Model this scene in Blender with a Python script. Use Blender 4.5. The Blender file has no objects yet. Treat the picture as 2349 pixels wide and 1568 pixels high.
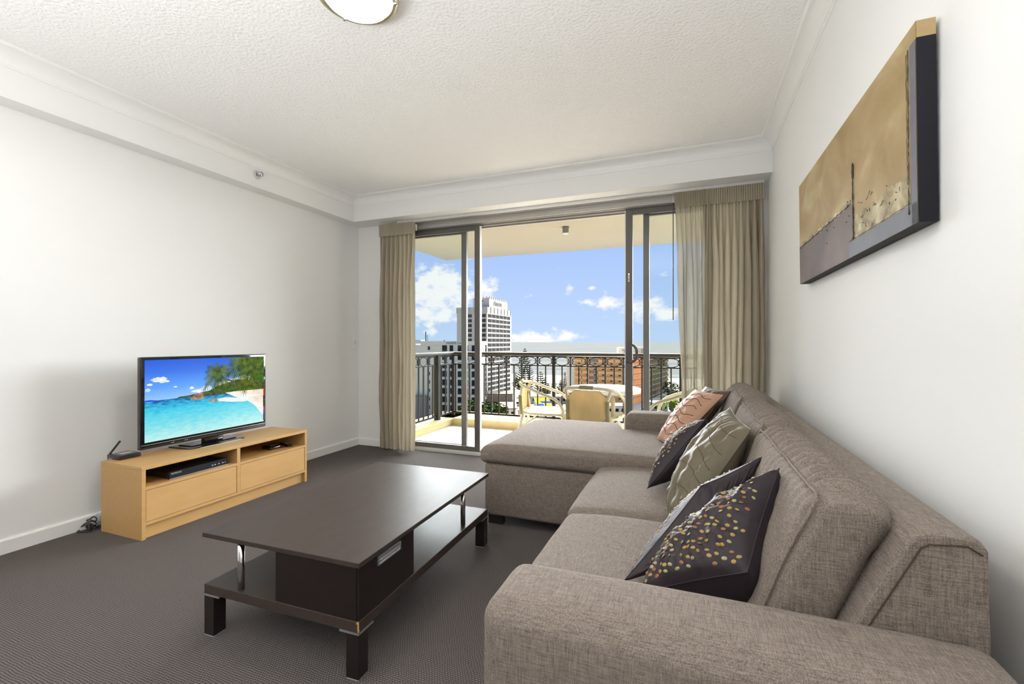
import bpy, math, random
from mathutils import Vector, Matrix, noise
random.seed(7)
scn = bpy.context.scene
col = scn.collection
PI = math.pi

# ------------------------------------------------------------------ camera
cam_d = bpy.data.cameras.new('camera'); cam = bpy.data.objects.new('camera', cam_d); col.objects.link(cam)
cam_d.sensor_width = 36.0; cam_d.sensor_fit = 'HORIZONTAL'
cam_d.lens = 36.0 * 1044.0 / 2349.0
cam_d.clip_start = 0.05; cam_d.clip_end = 60000
cam.location = (0, 0, 1.15)
YAW = math.atan(408.5 / 1044.0)
cam.rotation_euler = (PI / 2, 0, YAW)
scn.camera = cam
scn.view_settings.view_transform = 'Standard'
scn.view_settings.look = 'None'
scn.view_settings.gamma = 1.0
scn.view_settings.use_curve_mapping = False
scn.view_settings.exposure = 0.16

# ------------------------------------------------------------------ sky
W = bpy.data.worlds.new('sky'); scn.world = W; W.use_nodes = True
def build_sky():
    nt = W.node_tree; nt.nodes.clear()
    N = nt.nodes.new; L = nt.links.new
    out = N('ShaderNodeOutputWorld'); bg = N('ShaderNodeBackground')
    tc = N('ShaderNodeTexCoord'); sep = N('ShaderNodeSeparateXYZ'); L(tc.outputs['Generated'], sep.inputs[0])
    def m(op, a, b=None, c=None, clamp=False):
        n = N('ShaderNodeMath'); n.operation = op; n.use_clamp = clamp
        for i, v in enumerate((a, b, c)):
            if v is None: continue
            if isinstance(v, (int, float)): n.inputs[i].default_value = v
            else: L(v, n.inputs[i])
        return n.outputs[0]
    yy = m('MAXIMUM', sep.outputs['Y'], 0.02)
    px = m('DIVIDE', sep.outputs['X'], yy); pz = m('DIVIDE', sep.outputs['Z'], yy)
    cb = N('ShaderNodeCombineXYZ'); L(px, cb.inputs[0]); L(pz, cb.inputs[1])
    nz = N('ShaderNodeTexNoise'); nz.inputs['Scale'].default_value = 24; nz.inputs['Detail'].default_value = 7; nz.inputs['Roughness'].default_value = .55
    mp = N('ShaderNodeMapping'); mp.inputs['Scale'].default_value = (1, 1.7, 1); L(cb.outputs[0], mp.inputs[0]); L(mp.outputs[0], nz.inputs['Vector'])
    blobs = [(-.5975, .1309, .135, .070, 1.15), (-.623, .0704, .135, .036, 1.0), (-.4413, .1501, .034, .013, .75), (-.4643, .1249, .052, .034, .9),
             (-.3365, .0066, .085, .022, 1.0), (-.269, .0123, .060, .019, .85), (-.2539, .125, .013, .019, .8), (-.2143, .0875, .032, .012, .8),
             (-.1569, .0885, .042, .030, .75), (-.0974, .0727, .066, .027, .9), (-.0448, .0558, .046, .020, .95), (-.0491, .1441, .018, .008, .5),
             (-.2016, .1189, .018, .007, .65), (-.6166, .026, .028, .011, .8)]
    acc = None
    for (cx, cz, sx, sz, w) in blobs:
        dx = m('DIVIDE', m('SUBTRACT', px, cx), sx); dz = m('DIVIDE', m('SUBTRACT', pz, cz), sz)
        d = m('ADD', m('MULTIPLY', dx, dx), m('MULTIPLY', dz, dz))
        b = m('MULTIPLY', m('EXPONENT', m('MULTIPLY', d, -1.1)), w)
        acc = b if acc is None else m('MAXIMUM', acc, b)
    val = m('ADD', acc, m('MULTIPLY', m('SUBTRACT', nz.outputs['Fac'], .5), 2.3))
    mask = m('SMOOTH_MIN', 1.0, m('MULTIPLY', m('SUBTRACT', val, .42), 2.2), .2)
    mask = m('MULTIPLY', mask, m('GREATER_THAN', sep.outputs['Y'], 0.05), clamp=True)
    # generic clouds over the part of the sky behind the room
    hz = N('ShaderNodeMapRange'); L(sep.outputs['Z'], hz.inputs[0]); hz.inputs[1].default_value = 0.0; hz.inputs[2].default_value = .30
    mixs = N('ShaderNodeMix'); mixs.data_type = 'RGBA'; L(hz.outputs[0], mixs.inputs[0])
    mixs.inputs[6].default_value = (.56, .73, 1.0, 1); mixs.inputs[7].default_value = (.345, .515, .97, 1)
    mixc = N('ShaderNodeMix'); mixc.data_type = 'RGBA'; L(mask, mixc.inputs[0]); L(mixs.outputs[2], mixc.inputs[6])
    mixc.inputs[7].default_value = (1.0, 1.0, 1.02, 1)
    L(mixc.outputs[2], bg.inputs[0]); bg.inputs[1].default_value = 0.90
    L(bg.outputs[0], out.inputs[0])
build_sky()

# ------------------------------------------------------------------ sun, added broad fill sun, added upward fill light
def sun(name, az, el, strength, angle, color):
    d = bpy.data.lights.new(name, 'SUN'); d.energy = strength; d.angle = math.radians(angle); d.color = color
    o = bpy.data.objects.new(name, d); col.objects.link(o)
    v = Vector((math.sin(az) * math.cos(el), math.cos(az) * math.cos(el), math.sin(el)))   # towards the sun; az 0 = out of the window
    o.rotation_euler = v.to_track_quat('Z', 'Y').to_euler(); o.location = (0, 30, 30)
    return o
R = math.radians
sun('sun', R(-20), R(46), 25.0, .8, (1.0, .93, .80))
sun('window_fill_sun', R(7), R(22), 28.0, 85, (.985, .99, 1.0))  # second, very broad sun added to brighten the room through the doors
def area(name, loc, rot, sx, sy, e, color=(1, 1, 1)):
    d = bpy.data.lights.new(name, 'AREA'); d.shape = 'RECTANGLE'; d.size = sx; d.size_y = sy; d.energy = e; d.color = color
    o = bpy.data.objects.new(name, d); col.objects.link(o); o.location = loc; o.rotation_euler = rot
    return o
area('ceiling_fill', (-1.15, -.75, 1.15), (R(180), 0, 0), 2.4, 1.3, 114, (.96, .98, 1.0))  # added upward light behind the camera, lifts the ceiling and the whole room

# ------------------------------------------------------------------ materials
MATS = {}
def newmat(name):
    m = bpy.data.materials.new(name); m.use_nodes = True; MATS[name] = m
    return m, m.node_tree, m.node_tree.nodes['Principled BSDF']
def lin(r, g, b):
    f = lambda c: ((c / 255.0) / 12.92) if c / 255.0 <= .04045 else (((c / 255.0) + .055) / 1.055) ** 2.4
    return (f(r), f(g), f(b), 1)
def mat(name, c, rough=.5, metal=0, spec=.5, coat=0, noise_amt=0, nscale=8, bump=0, bscale=200, bdist=.002, c2=None, stretch=(1, 1, 1), emis=None, estr=0, sheen=0):
    m, nt, p = newmat(name); N = nt.nodes.new; L = nt.links.new
    c = tuple(c) if len(c) == 4 else tuple(c) + (1,)
    p.inputs['Base Color'].default_value = c; p.inputs['Roughness'].default_value = rough; p.inputs['Metallic'].default_value = metal
    p.inputs['Specular IOR Level'].default_value = spec; p.inputs['Coat Weight'].default_value = coat
    p.inputs['Sheen Weight'].default_value = sheen
    tc = N('ShaderNodeTexCoord')
    if noise_amt or c2:
        mp = N('ShaderNodeMapping'); mp.inputs['Scale'].default_value = stretch; L(tc.outputs['Object'], mp.inputs[0])
        n = N('ShaderNodeTexNoise'); n.inputs['Scale'].default_value = nscale; n.inputs['Detail'].default_value = 5; L(mp.outputs[0], n.inputs['Vector'])
        mx = N('ShaderNodeMix'); mx.data_type = 'RGBA'; L(n.outputs['Fac'], mx.inputs[0])
        k = 1 - noise_amt
        mx.inputs[6].default_value = c2 if c2 else (c[0] * k, c[1] * k, c[2] * k, 1)
        mx.inputs[7].default_value = c if c2 else tuple(min(1, x * (1 + noise_amt)) for x in c[:3]) + (1,)
        L(mx.outputs[2], p.inputs['Base Color'])
    if bump:
        n2 = N('ShaderNodeTexNoise'); n2.inputs['Scale'].default_value = bscale; n2.inputs['Detail'].default_value = 3; L(tc.outputs['Object'], n2.inputs['Vector'])
        b = N('ShaderNodeBump'); b.inputs['Strength'].default_value = bump; b.inputs['Distance'].default_value = bdist
        L(n2.outputs['Fac'], b.inputs['Height']); L(b.outputs[0], p.inputs['Normal'])
    if emis:
        p.inputs['Emission Color'].default_value = tuple(emis) + (1,); p.inputs['Emission Strength'].default_value = estr
    return m
mat('wall_paint', (.86, .857, .84), .75, bump=.05, bscale=90, noise_amt=.015, nscale=1.2)
mat('rear_dark', (.30, .28, .25), .8)  # unseen rear wall, made dark to cut light on camera-facing sides
mat('trim_paint', (.88, .875, .855), .35)
mat('ceiling_paint', (.93, .92, .905), .9, bump=.65, bscale=62, bdist=.012)
mat('balcony_render', (.46, .38, .22), .8, spec=0, noise_amt=.05, nscale=3)
mat('balcony_soffit', (.42, .385, .31), .9, spec=0, noise_amt=.03, nscale=2)
mat('aluminium', (.44, .42, .39), .38, metal=.55)
mat('leaf_aluminium', (.15, .138, .125), .45, metal=.2, spec=.3)
mat('aluminium_edge', (.70, .69, .68), .35, metal=.3)
mat('dark_grey_plastic', (.10, .09, .085), .4)
mat('rail_paint', (.012, .011, .010), .6, spec=.15)
mat('handrail_paint', (.028, .023, .019), .5, spec=.2)
mat('espresso', (.014, .008, .007), .3, coat=.2, noise_amt=.3, nscale=6, stretch=(1, 8, 8), bump=.03, bscale=60)
mat('espresso_top', (.055, .040, .034), .42, spec=.25, noise_amt=.25, nscale=9, stretch=(3, 1, 3), bump=.05, bscale=30)
mat('chrome', (.75, .75, .77), .12, metal=1)
mat('worn_wood', (.55, .33, .10), .6)
mat('beech', (.62, .385, .150), .42, c2=(.53, .30, .105, 1), nscale=5, stretch=(10, 1.0, 6))
mat('beech_front', (.66, .41, .165), .40, c2=(.56, .325, .12, 1), nscale=4, stretch=(6, 1.2, 5))
mat('black_plastic', (.012, .012, .013), .25, coat=.3)
mat('black_gloss', (.006, .006, .007), .06, coat=.6)
mat('grey_label', (.45, .47, .5), .5)
mat('silver_paint', (.55, .56, .58), .3, metal=.8)
mat('white_plastic', (.62, .62, .60), .35)
mat('cane_paint', (.52, .475, .34), .45, spec=0, bump=.1, bscale=60)
mat('cane_wrap', (.26, .22, .12), .5, spec=0, bump=.4, bscale=180)
mat('building_white', (.36, .345, .31), .9, spec=0, noise_amt=.03, nscale=.05)
mat('building_cream', (.56, .53, .44), .9, spec=0, noise_amt=.04, nscale=.08)
mat('building_grey', (.18, .175, .17), .9, spec=0, noise_amt=.06, nscale=.1)
mat('window_dark', (.016, .016, .018), .8, spec=.05)
mat('window_mullion', (.2, .2, .2), .6, spec=0)
mat('balcony_ochre', (.74, .47, .20), .8, spec=0, noise_amt=.2, nscale=.25, c2=(.52, .26, .12, 1))
mat('brick_orange', (.50, .21, .09), .9, spec=0, noise_amt=.12, nscale=.4)
mat('balcony_olive', (.16, .13, .065), .8, spec=0, c2=(.07, .06, .04, 1), nscale=.6)
mat('sign_ink', (.02, .02, .025), .7)
mat('roof_tan', (.17, .14, .11), .9, spec=0, noise_amt=.08, nscale=.2)
mat('roof_pale', (.19, .185, .17), .9, spec=0, noise_amt=.08, nscale=.2)
mat('roof_yellow', (.19, .16, .01), .8, spec=0)
mat('roof_blue', (.012, .025, .09), .8, spec=0)
mat('panel_orange', (.35, .11, .015), .7, spec=0)
mat('foliage_dark', (.020, .034, .014), .8, spec=0, c2=(.009, .015, .007, 1), nscale=1.5)
mat('foliage_mid', (.035, .06, .013), .8, spec=0, c2=(.013, .024, .006, 1), nscale=1.2)
mat('foliage_bright', (.12, .145, .02), .8, spec=0, c2=(.045, .065, .012, 1), nscale=1.2)
mat('bark', (.10, .075, .05), .9, spec=0)
mat('asphalt', (.14, .135, .13), .9, spec=0, noise_amt=.1, nscale=.1)
mat('land', (.16, .15, .13), .95, spec=0, noise_amt=.15, nscale=.03)
mat('sand', (.20, .195, .18), .95, spec=0)
mat('car_dark', (.02, .025, .03), .3)
mat('car_white', (.35, .35, .35), .3, spec=0)
mat('canvas_black', (.010, .010, .016), .6, spec=.25)
mat('canvas_grey', (.155, .155, .18), .6, spec=.2, noise_amt=.2, nscale=10, bump=.2, bscale=60)
mat('crackle', (.05, .045, .035), .6)
mat('light_glass', (.9, .9, .88), .3, emis=(1, .98, .90), estr=1.6)
mat('brass_rim', (.46, .42, .28), .3, metal=.7)
mat('sofa_foot', (.02, .012, .01), .5)
mat('dark_lining', (.05, .033, .03), .6)

def sea():
    m, nt, p = newmat('sea_water'); N = nt.nodes.new; L = nt.links.new
    p.inputs['Roughness'].default_value = 1; p.inputs['Specular IOR Level'].default_value = .0
    tc = N('ShaderNodeTexCoord'); mp = N('ShaderNodeMapping'); mp.inputs['Scale'].default_value = (.002, .02, 1); L(tc.outputs['Object'], mp.inputs[0])
    n = N('ShaderNodeTexNoise'); n.inputs['Scale'].default_value = 2; n.inputs['Detail'].default_value = 6; L(mp.outputs[0], n.inputs['Vector'])
    r = N('ShaderNodeValToRGB'); L(n.outputs['Fac'], r.inputs[0])
    r.color_ramp.elements[0].position = .35; r.color_ramp.elements[0].color = (.052, .058, .061, 1)
    r.color_ramp.elements[1].position = .65; r.color_ramp.elements[1].color = (.076, .080, .082, 1)
    L(r.outputs[0], p.inputs['Base Color'])
sea()

def glass():
    m = bpy.data.materials.new('pane_glass'); m.use_nodes = True; MATS['pane_glass'] = m; nt = m.node_tree; nt.nodes.clear()
    N = nt.nodes.new; L = nt.links.new
    o = N('ShaderNodeOutputMaterial'); t = N('ShaderNodeBsdfTransparent'); g = N('ShaderNodeBsdfGlossy'); mx = N('ShaderNodeMixShader')
    t.inputs[0].default_value = (.97, .985, .98, 1); g.inputs['Roughness'].default_value = .02
    fr = N('ShaderNodeFresnel'); fr.inputs[0].default_value = 1.18
    L(fr.outputs[0], mx.inputs[0]); L(t.outputs[0], mx.inputs[1]); L(g.outputs[0], mx.inputs[2]); L(mx.outputs[0], o.inputs[0])
glass()

def cloth(name, c, trans, transl, c2=None, vscale=60):
    m = bpy.data.materials.new(name); m.use_nodes = True; MATS[name] = m; nt = m.node_tree; nt.nodes.clear()
    N = nt.nodes.new; L = nt.links.new
    o = N('ShaderNodeOutputMaterial'); d = N('ShaderNodeBsdfDiffuse'); tl = N('ShaderNodeBsdfTranslucent'); tr = N('ShaderNodeBsdfTransparent')
    tc = N('ShaderNodeTexCoord'); mp = N('ShaderNodeMapping'); mp.inputs['Scale'].default_value = (vscale, vscale, 1.5); L(tc.outputs['Object'], mp.inputs[0])
    n = N('ShaderNodeTexNoise'); n.inputs['Scale'].default_value = 4; n.inputs['Detail'].default_value = 6; L(mp.outputs[0], n.inputs['Vector'])
    cm = N('ShaderNodeMix'); cm.data_type = 'RGBA'; L(n.outputs['Fac'], cm.inputs[0]); cm.inputs[6].default_value = tuple(x * .78 for x in c) + (1,); cm.inputs[7].default_value = tuple(min(1, x * 1.15) for x in c) + (1,)
    L(cm.outputs[2], d.inputs[0]); L(cm.outputs[2], tl.inputs[0])
    m1 = N('ShaderNodeMixShader'); m1.inputs[0].default_value = transl; L(d.outputs[0], m1.inputs[1]); L(tl.outputs[0], m1.inputs[2])
    m2 = N('ShaderNodeMixShader'); m2.inputs[0].default_value = trans; L(m1.outputs[0], m2.inputs[1]); L(tr.outputs[0], m2.inputs[2])
    L(m2.outputs[0], o.inputs[0])
cloth('curtain_cloth', (.46, .405, .31), .0, .20)
cloth('curtain_sheer', (.47, .42, .32), .15, .34)
cloth('sling_cloth', (.62, .49, .27), .0, .35, vscale=4)
cloth('seat_cloth', (.45, .42, .32), .0, .2, vscale=4)

def weave(name, dark, light, s=1.0, rough=.9):
    m, nt, p = newmat(name); N = nt.nodes.new; L = nt.links.new
    p.inputs['Roughness'].default_value = rough; p.inputs['Sheen Weight'].default_value = .05; p.inputs['Specular IOR Level'].default_value = .2
    tc = N('ShaderNodeTexCoord'); outs = []
    for sc in ((30, 480, 480), (480, 30, 480), (480, 480, 30)):
        mp = N('ShaderNodeMapping'); mp.inputs['Scale'].default_value = tuple(k * s for k in sc); L(tc.outputs['Object'], mp.inputs[0])
        n = N('ShaderNodeTexNoise'); n.inputs['Scale'].default_value = 1; n.inputs['Detail'].default_value = 3; n.inputs['Roughness'].default_value = .6; L(mp.outputs[0], n.inputs['Vector']); outs.append(n.outputs['Fac'])
    a = N('ShaderNodeMath'); a.operation = 'ADD'; L(outs[0], a.inputs[0]); L(outs[1], a.inputs[1])
    b = N('ShaderNodeMath'); b.operation = 'ADD'; L(a.outputs[0], b.inputs[0]); L(outs[2], b.inputs[1])
    r = N('ShaderNodeMapRange'); L(b.outputs[0], r.inputs[0]); r.inputs[1].default_value = 1.18; r.inputs[2].default_value = 1.82
    mx = N('ShaderNodeMix'); mx.data_type = 'RGBA'; L(r.outputs[0], mx.inputs[0]); mx.inputs[6].default_value = tuple(dark) + (1,); mx.inputs[7].default_value = tuple(light) + (1,)
    L(mx.outputs[2], p.inputs['Base Color'])
    bp = N('ShaderNodeBump'); bp.inputs['Strength'].default_value = .25; bp.inputs['Distance'].default_value = .002; L(b.outputs[0], bp.inputs['Height']); L(bp.outputs[0], p.inputs['Normal'])
weave('sofa_linen', (.118, .095, .079), (.315, .263, .222))

def carpet():
    m, nt, p = newmat('carpet_weave'); N = nt.nodes.new; L = nt.links.new
    p.inputs['Roughness'].default_value = .95; p.inputs['Specular IOR Level'].default_value = .15
    tc = N('ShaderNodeTexCoord'); sep = N('ShaderNodeSeparateXYZ'); L(tc.outputs['Object'], sep.inputs[0])
    wn = N('ShaderNodeTexNoise'); wn.inputs['Scale'].default_value = 14; wn.inputs['Detail'].default_value = 3; L(tc.outputs['Object'], wn.inputs['Vector'])
    def M(op, a, b=None):
        n = N('ShaderNodeMath'); n.operation = op
        for i, v in enumerate((a, b)):
            if v is None: continue
            if isinstance(v, (int, float)): n.inputs[i].default_value = v
            else: L(v, n.inputs[i])
        return n.outputs[0]
    ph = M('MULTIPLY', wn.outputs['Fac'], 1.6)
    yy = M('ADD', M('MULTIPLY', sep.outputs['Y'], 1 / .0082), ph)
    row = M('FLOOR', yy)
    sx = M('SINE', M('MULTIPLY', M('ADD', M('ADD', M('MULTIPLY', sep.outputs['X'], 1 / .0105), M('MULTIPLY', row, .5)), ph), PI))
    sy = M('SINE', M('MULTIPLY', yy, PI))
    pr = M('MULTIPLY', sx, sy)
    fn = N('ShaderNodeTexNoise'); fn.inputs['Scale'].default_value = 380; fn.inputs['Detail'].default_value = 2; L(tc.outputs['Object'], fn.inputs['Vector'])
    h = M('ADD', M('MULTIPLY', M('ADD', M('ABSOLUTE', pr), M('MULTIPLY', M('ABSOLUTE', sy), .25)), .5), M('MULTIPLY', fn.outputs['Fac'], .55))
    mr = N('ShaderNodeMapRange'); L(h, mr.inputs[0]); mr.inputs[1].default_value = .25; mr.inputs[2].default_value = .85
    mx = N('ShaderNodeMix'); mx.data_type = 'RGBA'; L(mr.outputs[0], mx.inputs[0]); mx.inputs[6].default_value = (.036, .030, .028, 1); mx.inputs[7].default_value = (.185, .162, .153, 1)
    L(mx.outputs[2], p.inputs['Base Color'])
    b = N('ShaderNodeBump'); b.inputs['Strength'].default_value = .5; b.inputs['Distance'].default_value = .004; L(h, b.inputs['Height']); L(b.outputs[0], p.inputs['Normal'])
carpet()

def tiles():
    m, nt, p = newmat('balcony_tile'); N = nt.nodes.new; L = nt.links.new
    p.inputs['Roughness'].default_value = .5
    tc = N('ShaderNodeTexCoord'); mp = N('ShaderNodeMapping'); mp.inputs['Scale'].default_value = (2.5, 2.5, 1); L(tc.outputs['Object'], mp.inputs[0])
    br = N('ShaderNodeTexBrick'); br.offset = 0; br.inputs['Scale'].default_value = 1; br.inputs['Brick Width'].default_value = 1; br.inputs['Row Height'].default_value = 1
    br.inputs['Mortar Size'].default_value = .012; br.inputs['Color1'].default_value = (.78, .76, .70, 1); br.inputs['Color2'].default_value = (.75, .73, .67, 1); br.inputs['Mortar'].default_value = (.22, .20, .18, 1)
    L(mp.outputs[0], br.inputs['Vector']); L(br.outputs[0], p.inputs['Base Color'])
tiles()

def painted(name, a, b, c, scale, stretch, bump=.4):
    m, nt, p = newmat(name); N = nt.nodes.new; L = nt.links.new
    p.inputs['Roughness'].default_value = .6; p.inputs['Specular IOR Level'].default_value = .15
    tc = N('ShaderNodeTexCoord'); mp = N('ShaderNodeMapping'); mp.inputs['Scale'].default_value = stretch; L(tc.outputs['Object'], mp.inputs[0])
    n = N('ShaderNodeTexNoise'); n.inputs['Scale'].default_value = scale; n.inputs['Detail'].default_value = 8; n.inputs['Distortion'].default_value = .6; L(mp.outputs[0], n.inputs['Vector'])
    r = N('ShaderNodeValToRGB'); L(n.outputs['Fac'], r.inputs[0]); e = r.color_ramp.elements
    e[0].position = .3; e[0].color = a; e[1].position = .55; e[1].color = b; x = e.new(.75); x.color = c
    L(r.outputs[0], p.inputs['Base Color'])
    bp = N('ShaderNodeBump'); bp.inputs['Strength'].default_value = bump; bp.inputs['Distance'].default_value = .004; L(n.outputs['Fac'], bp.inputs['Height']); L(bp.outputs[0], p.inputs['Normal'])
painted('gold_paint', (.33, .225, .095, 1), (.43, .315, .16, 1), (.55, .46, .26, 1), 3.5, (1, 1, 1.6))
painted('gold_rough', (.10, .08, .04, 1), (.44, .36, .20, 1), (.66, .60, .42, 1), 14, (1, 1, 1), .9)
painted('taupe_paint', (.11, .085, .085, 1), (.17, .125, .115, 1), (.22, .155, .14, 1), 4, (1, 1, 1))

def satin(name, c, rough=.35, sheen=.4, c2=None):
    m, nt, p = newmat(name); N = nt.nodes.new; L = nt.links.new
    p.inputs['Base Color'].default_value = tuple(c) + (1,); p.inputs['Roughness'].default_value = rough; p.inputs['Sheen Weight'].default_value = sheen
    tc = N('ShaderNodeTexCoord'); n = N('ShaderNodeTexNoise'); n.inputs['Scale'].default_value = 13; n.inputs['Detail'].default_value = 2; n.inputs['Distortion'].default_value = .4; L(tc.outputs['Object'], n.inputs['Vector'])
    b = N('ShaderNodeBump'); b.inputs['Strength'].default_value = .35; b.inputs['Distance'].default_value = .02; p.inputs['Specular IOR Level'].default_value = .35; L(n.outputs['Fac'], b.inputs['Height']); L(b.outputs[0], p.inputs['Normal'])
satin('navy_satin', (.026, .017, .022), .55, .04)
satin('gold_satin', (.13, .108, .066), .5, .05)
satin('copper_satin', (.50, .29, .19), .5, .05)
satin('brown_satin', (.11, .055, .035), .4, .3)
mat('dot_gold', (.33, .22, .05), .5, metal=.2)
mat('dot_copper', (.26, .11, .045), .5, metal=.3)
mat('dot_pale', (.33, .29, .15), .5, metal=.3)
mat('stitch', (.06, .03, .02), .7)
mat('tuck_stitch', (.07, .06, .036), .7)  # dark olive thread of the stitched tuck lines

# ------------------------------------------------------------------ mesh helpers
class MB:
    def __init__(s): s.v = []; s.f = []; s.m = []; s.sm = []
    def add(s, vs, fs, mi=0, smooth=False, T=None):
        o = len(s.v)
        for p in vs:
            p = Vector(p)
            if T: p = T @ p
            s.v.append(p)
        for f in fs: s.f.append([i + o for i in f]); s.m.append(mi); s.sm.append(smooth)
        return s
    def box(s, a, b, mi=0, T=None):
        x0, y0, z0 = a; x1, y1, z1 = b
        if x0 > x1: x0, x1 = x1, x0
        if y0 > y1: y0, y1 = y1, y0
        if z0 > z1: z0, z1 = z1, z0
        return s.add([(x0, y0, z0), (x1, y0, z0), (x1, y1, z0), (x0, y1, z0), (x0, y0, z1), (x1, y0, z1), (x1, y1, z1), (x0, y1, z1)],
                     [(3, 2, 1, 0), (4, 5, 6, 7), (0, 1, 5, 4), (1, 2, 6, 5), (2, 3, 7, 6), (3, 0, 4, 7)], mi, False, T)
    def prism(s, poly, axis, a, b, mi=0, T=None, smooth=False):
        n = len(poly); vs = []
        for t in (a, b):
            for (p, q) in poly:
                vs.append({'x': (t, p, q), 'y': (p, t, q), 'z': (p, q, t)}[axis])
        fs = [tuple(range(n))[::-1], tuple(range(n, 2 * n))] + [(i, (i + 1) % n, (i + 1) % n + n, i + n) for i in range(n)]
        return s.add(vs, fs, mi, smooth, T)
    def tube(s, pts, r, seg=10, mi=0, closed=False, T=None, cap=True):
        pts = [Vector(p) for p in pts]; n = len(pts); vs = []; fs = []; prev = None
        for i, p in enumerate(pts):
            if closed: t = pts[(i + 1) % n] - pts[i - 1]
            else: t = pts[min(i + 1, n - 1)] - pts[max(i - 1, 0)]
            t.normalize()
            if prev is None:
                a = Vector((0, 0, 1)) if abs(t.z) < .9 else Vector((1, 0, 0)); u = t.cross(a).normalized()
            else:
                u = prev - t * prev.dot(t); u.normalize()
            prev = u; w = t.cross(u); rr = r[i] if isinstance(r, (list, tuple)) else r
            for k in range(seg):
                an = 2 * PI * k / seg; vs.append(p + (u * math.cos(an) + w * math.sin(an)) * rr)
        m = n if closed else n - 1
        for i in range(m):
            for k in range(seg):
                a = i * seg + k; b = i * seg + (k + 1) % seg; c = ((i + 1) % n) * seg + (k + 1) % seg; d = ((i + 1) % n) * seg + k
                fs.append((a, b, c, d))
        if cap and not closed: fs.append(tuple(range(seg))[::-1]); fs.append(tuple(range((n - 1) * seg, n * seg)))
        return s.add(vs, fs, mi, True, T)
    def lathe(s, prof, c, seg=32, mi=0, T=None, smooth=True):
        vs = []; fs = []; n = len(prof)
        for (r, z) in prof:
            for k in range(seg):
                a = 2 * PI * k / seg; vs.append((c[0] + r * math.cos(a), c[1] + r * math.sin(a), c[2] + z))
        for i in range(n - 1):
            for k in range(seg): fs.append((i * seg + k, i * seg + (k + 1) % seg, (i + 1) * seg + (k + 1) % seg, (i + 1) * seg + k))
        if prof[0][0] > 1e-4: fs.append(tuple(range(seg))[::-1])
        if prof[-1][0] > 1e-4: fs.append(tuple(range((n - 1) * seg, n * seg)))
        return s.add(vs, fs, mi, smooth, T)
    def soft(s, a, b, r=.04, puff=(0, 0, 0), n=(14, 14, 8), mi=0, fn=None, T=None):
        """box with rounded edges and puffed faces; fn maps points afterwards"""
        a = Vector(a); b = Vector(b); c = (a + b) / 2; h = (b - a) / 2; key = {}; vs = []; fs = []
        r = min(r, h.x * .98, h.y * .98, h.z * .98)
        def pos(q):
            p = Vector((q[0] * h.x, q[1] * h.y, q[2] * h.z))
            inn = Vector((max(-h.x + r, min(h.x - r, p.x)), max(-h.y + r, min(h.y - r, p.y)), max(-h.z + r, min(h.z - r, p.z))))
            d = p - inn
            if d.length > 1e-9: p = inn + d.normalized() * r
            for ax in range(3):
                o = [k for k in range(3) if k != ax]; w = (1 - q[o[0]] ** 2) * (1 - q[o[1]] ** 2)
                p[ax] += puff[ax] * (w ** .6 if w > 0 else 0) * q[ax]
            p = p + c
            return fn(p, q) if fn else p
        def V(q):
            k = tuple(round(x, 5) for x in q)
            if k not in key: key[k] = len(vs); vs.append(pos(q))
            return key[k]
        def spaced(nn, hh):
            rr = r / hh; out = []
            k = 3
            for i in range(k + 1): out.append(-1 + rr * (1 - math.cos(i / k * PI / 2)) if False else -1 + rr * (i / k))
            m = max(2, nn)
            for i in range(1, m): out.append(-1 + rr + (2 - 2 * rr) * i / m)
            for i in range(k + 1): out.append(1 - rr * (1 - i / k))
            return out
        G = [spaced(n[i], h[i]) for i in range(3)]
        for ax in range(3):
            o = [k for k in range(3) if k != ax]
            for sg in (-1, 1):
                A, B = G[o[0]], G[o[1]]
                for i in range(len(A) - 1):
                    for j in range(len(B) - 1):
                        qs = []
                        for (p, q) in ((A[i], B[j]), (A[i + 1], B[j]), (A[i + 1], B[j + 1]), (A[i], B[j + 1])):
                            v = [0, 0, 0]; v[ax] = sg; v[o[0]] = p; v[o[1]] = q; qs.append(V(v))
                        flip = (sg < 0) ^ (ax == 1)
                        fs.append(tuple(qs[::-1]) if flip else tuple(qs))
        return s.add(vs, fs, mi, True, T)
    def grid(s, f, nu, nv, mi=0, smooth=True, flip=False):
        vs = [f(i / nu, j / nv) for j in range(nv + 1) for i in range(nu + 1)]
        fs = []
        for j in range(nv):
            for i in range(nu):
                q = (j * (nu + 1) + i, j * (nu + 1) + i + 1, (j + 1) * (nu + 1) + i + 1, (j + 1) * (nu + 1) + i)
                fs.append(q[::-1] if flip else q)
        return s.add(vs, fs, mi, smooth)
    def build(s, name, mats, parent=None, bevel=0, org=None, kind=None, sub=0):
        me = bpy.data.meshes.new(name)
        o = Vector(org) if org is not None else (Vector(ORG.get(parent.name, (0, 0, 0))) if parent else Vector((0, 0, 0)))
        me.from_pydata([tuple(p - o) for p in s.v], [], s.f)
        if isinstance(mats, str): mats = [mats]
        for m in mats: me.materials.append(MATS[m])
        for i, p in enumerate(me.polygons): p.material_index = s.m[i]; p.use_smooth = s.sm[i]
        me.validate(); me.update()
        ob = bpy.data.objects.new(name, me); col.objects.link(ob)
        if parent:
            ob.parent = parent; ORG[ob.name] = tuple(o)
        else:
            ob.location = o; ORG[ob.name] = tuple(o)
        if bevel:
            bv = ob.modifiers.new('bevel', 'BEVEL'); bv.width = bevel; bv.segments = 2; bv.limit_method = 'ANGLE'; bv.angle_limit = R(40)
        if kind: ob['kind'] = kind
        return ob
ORG = {}
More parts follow.
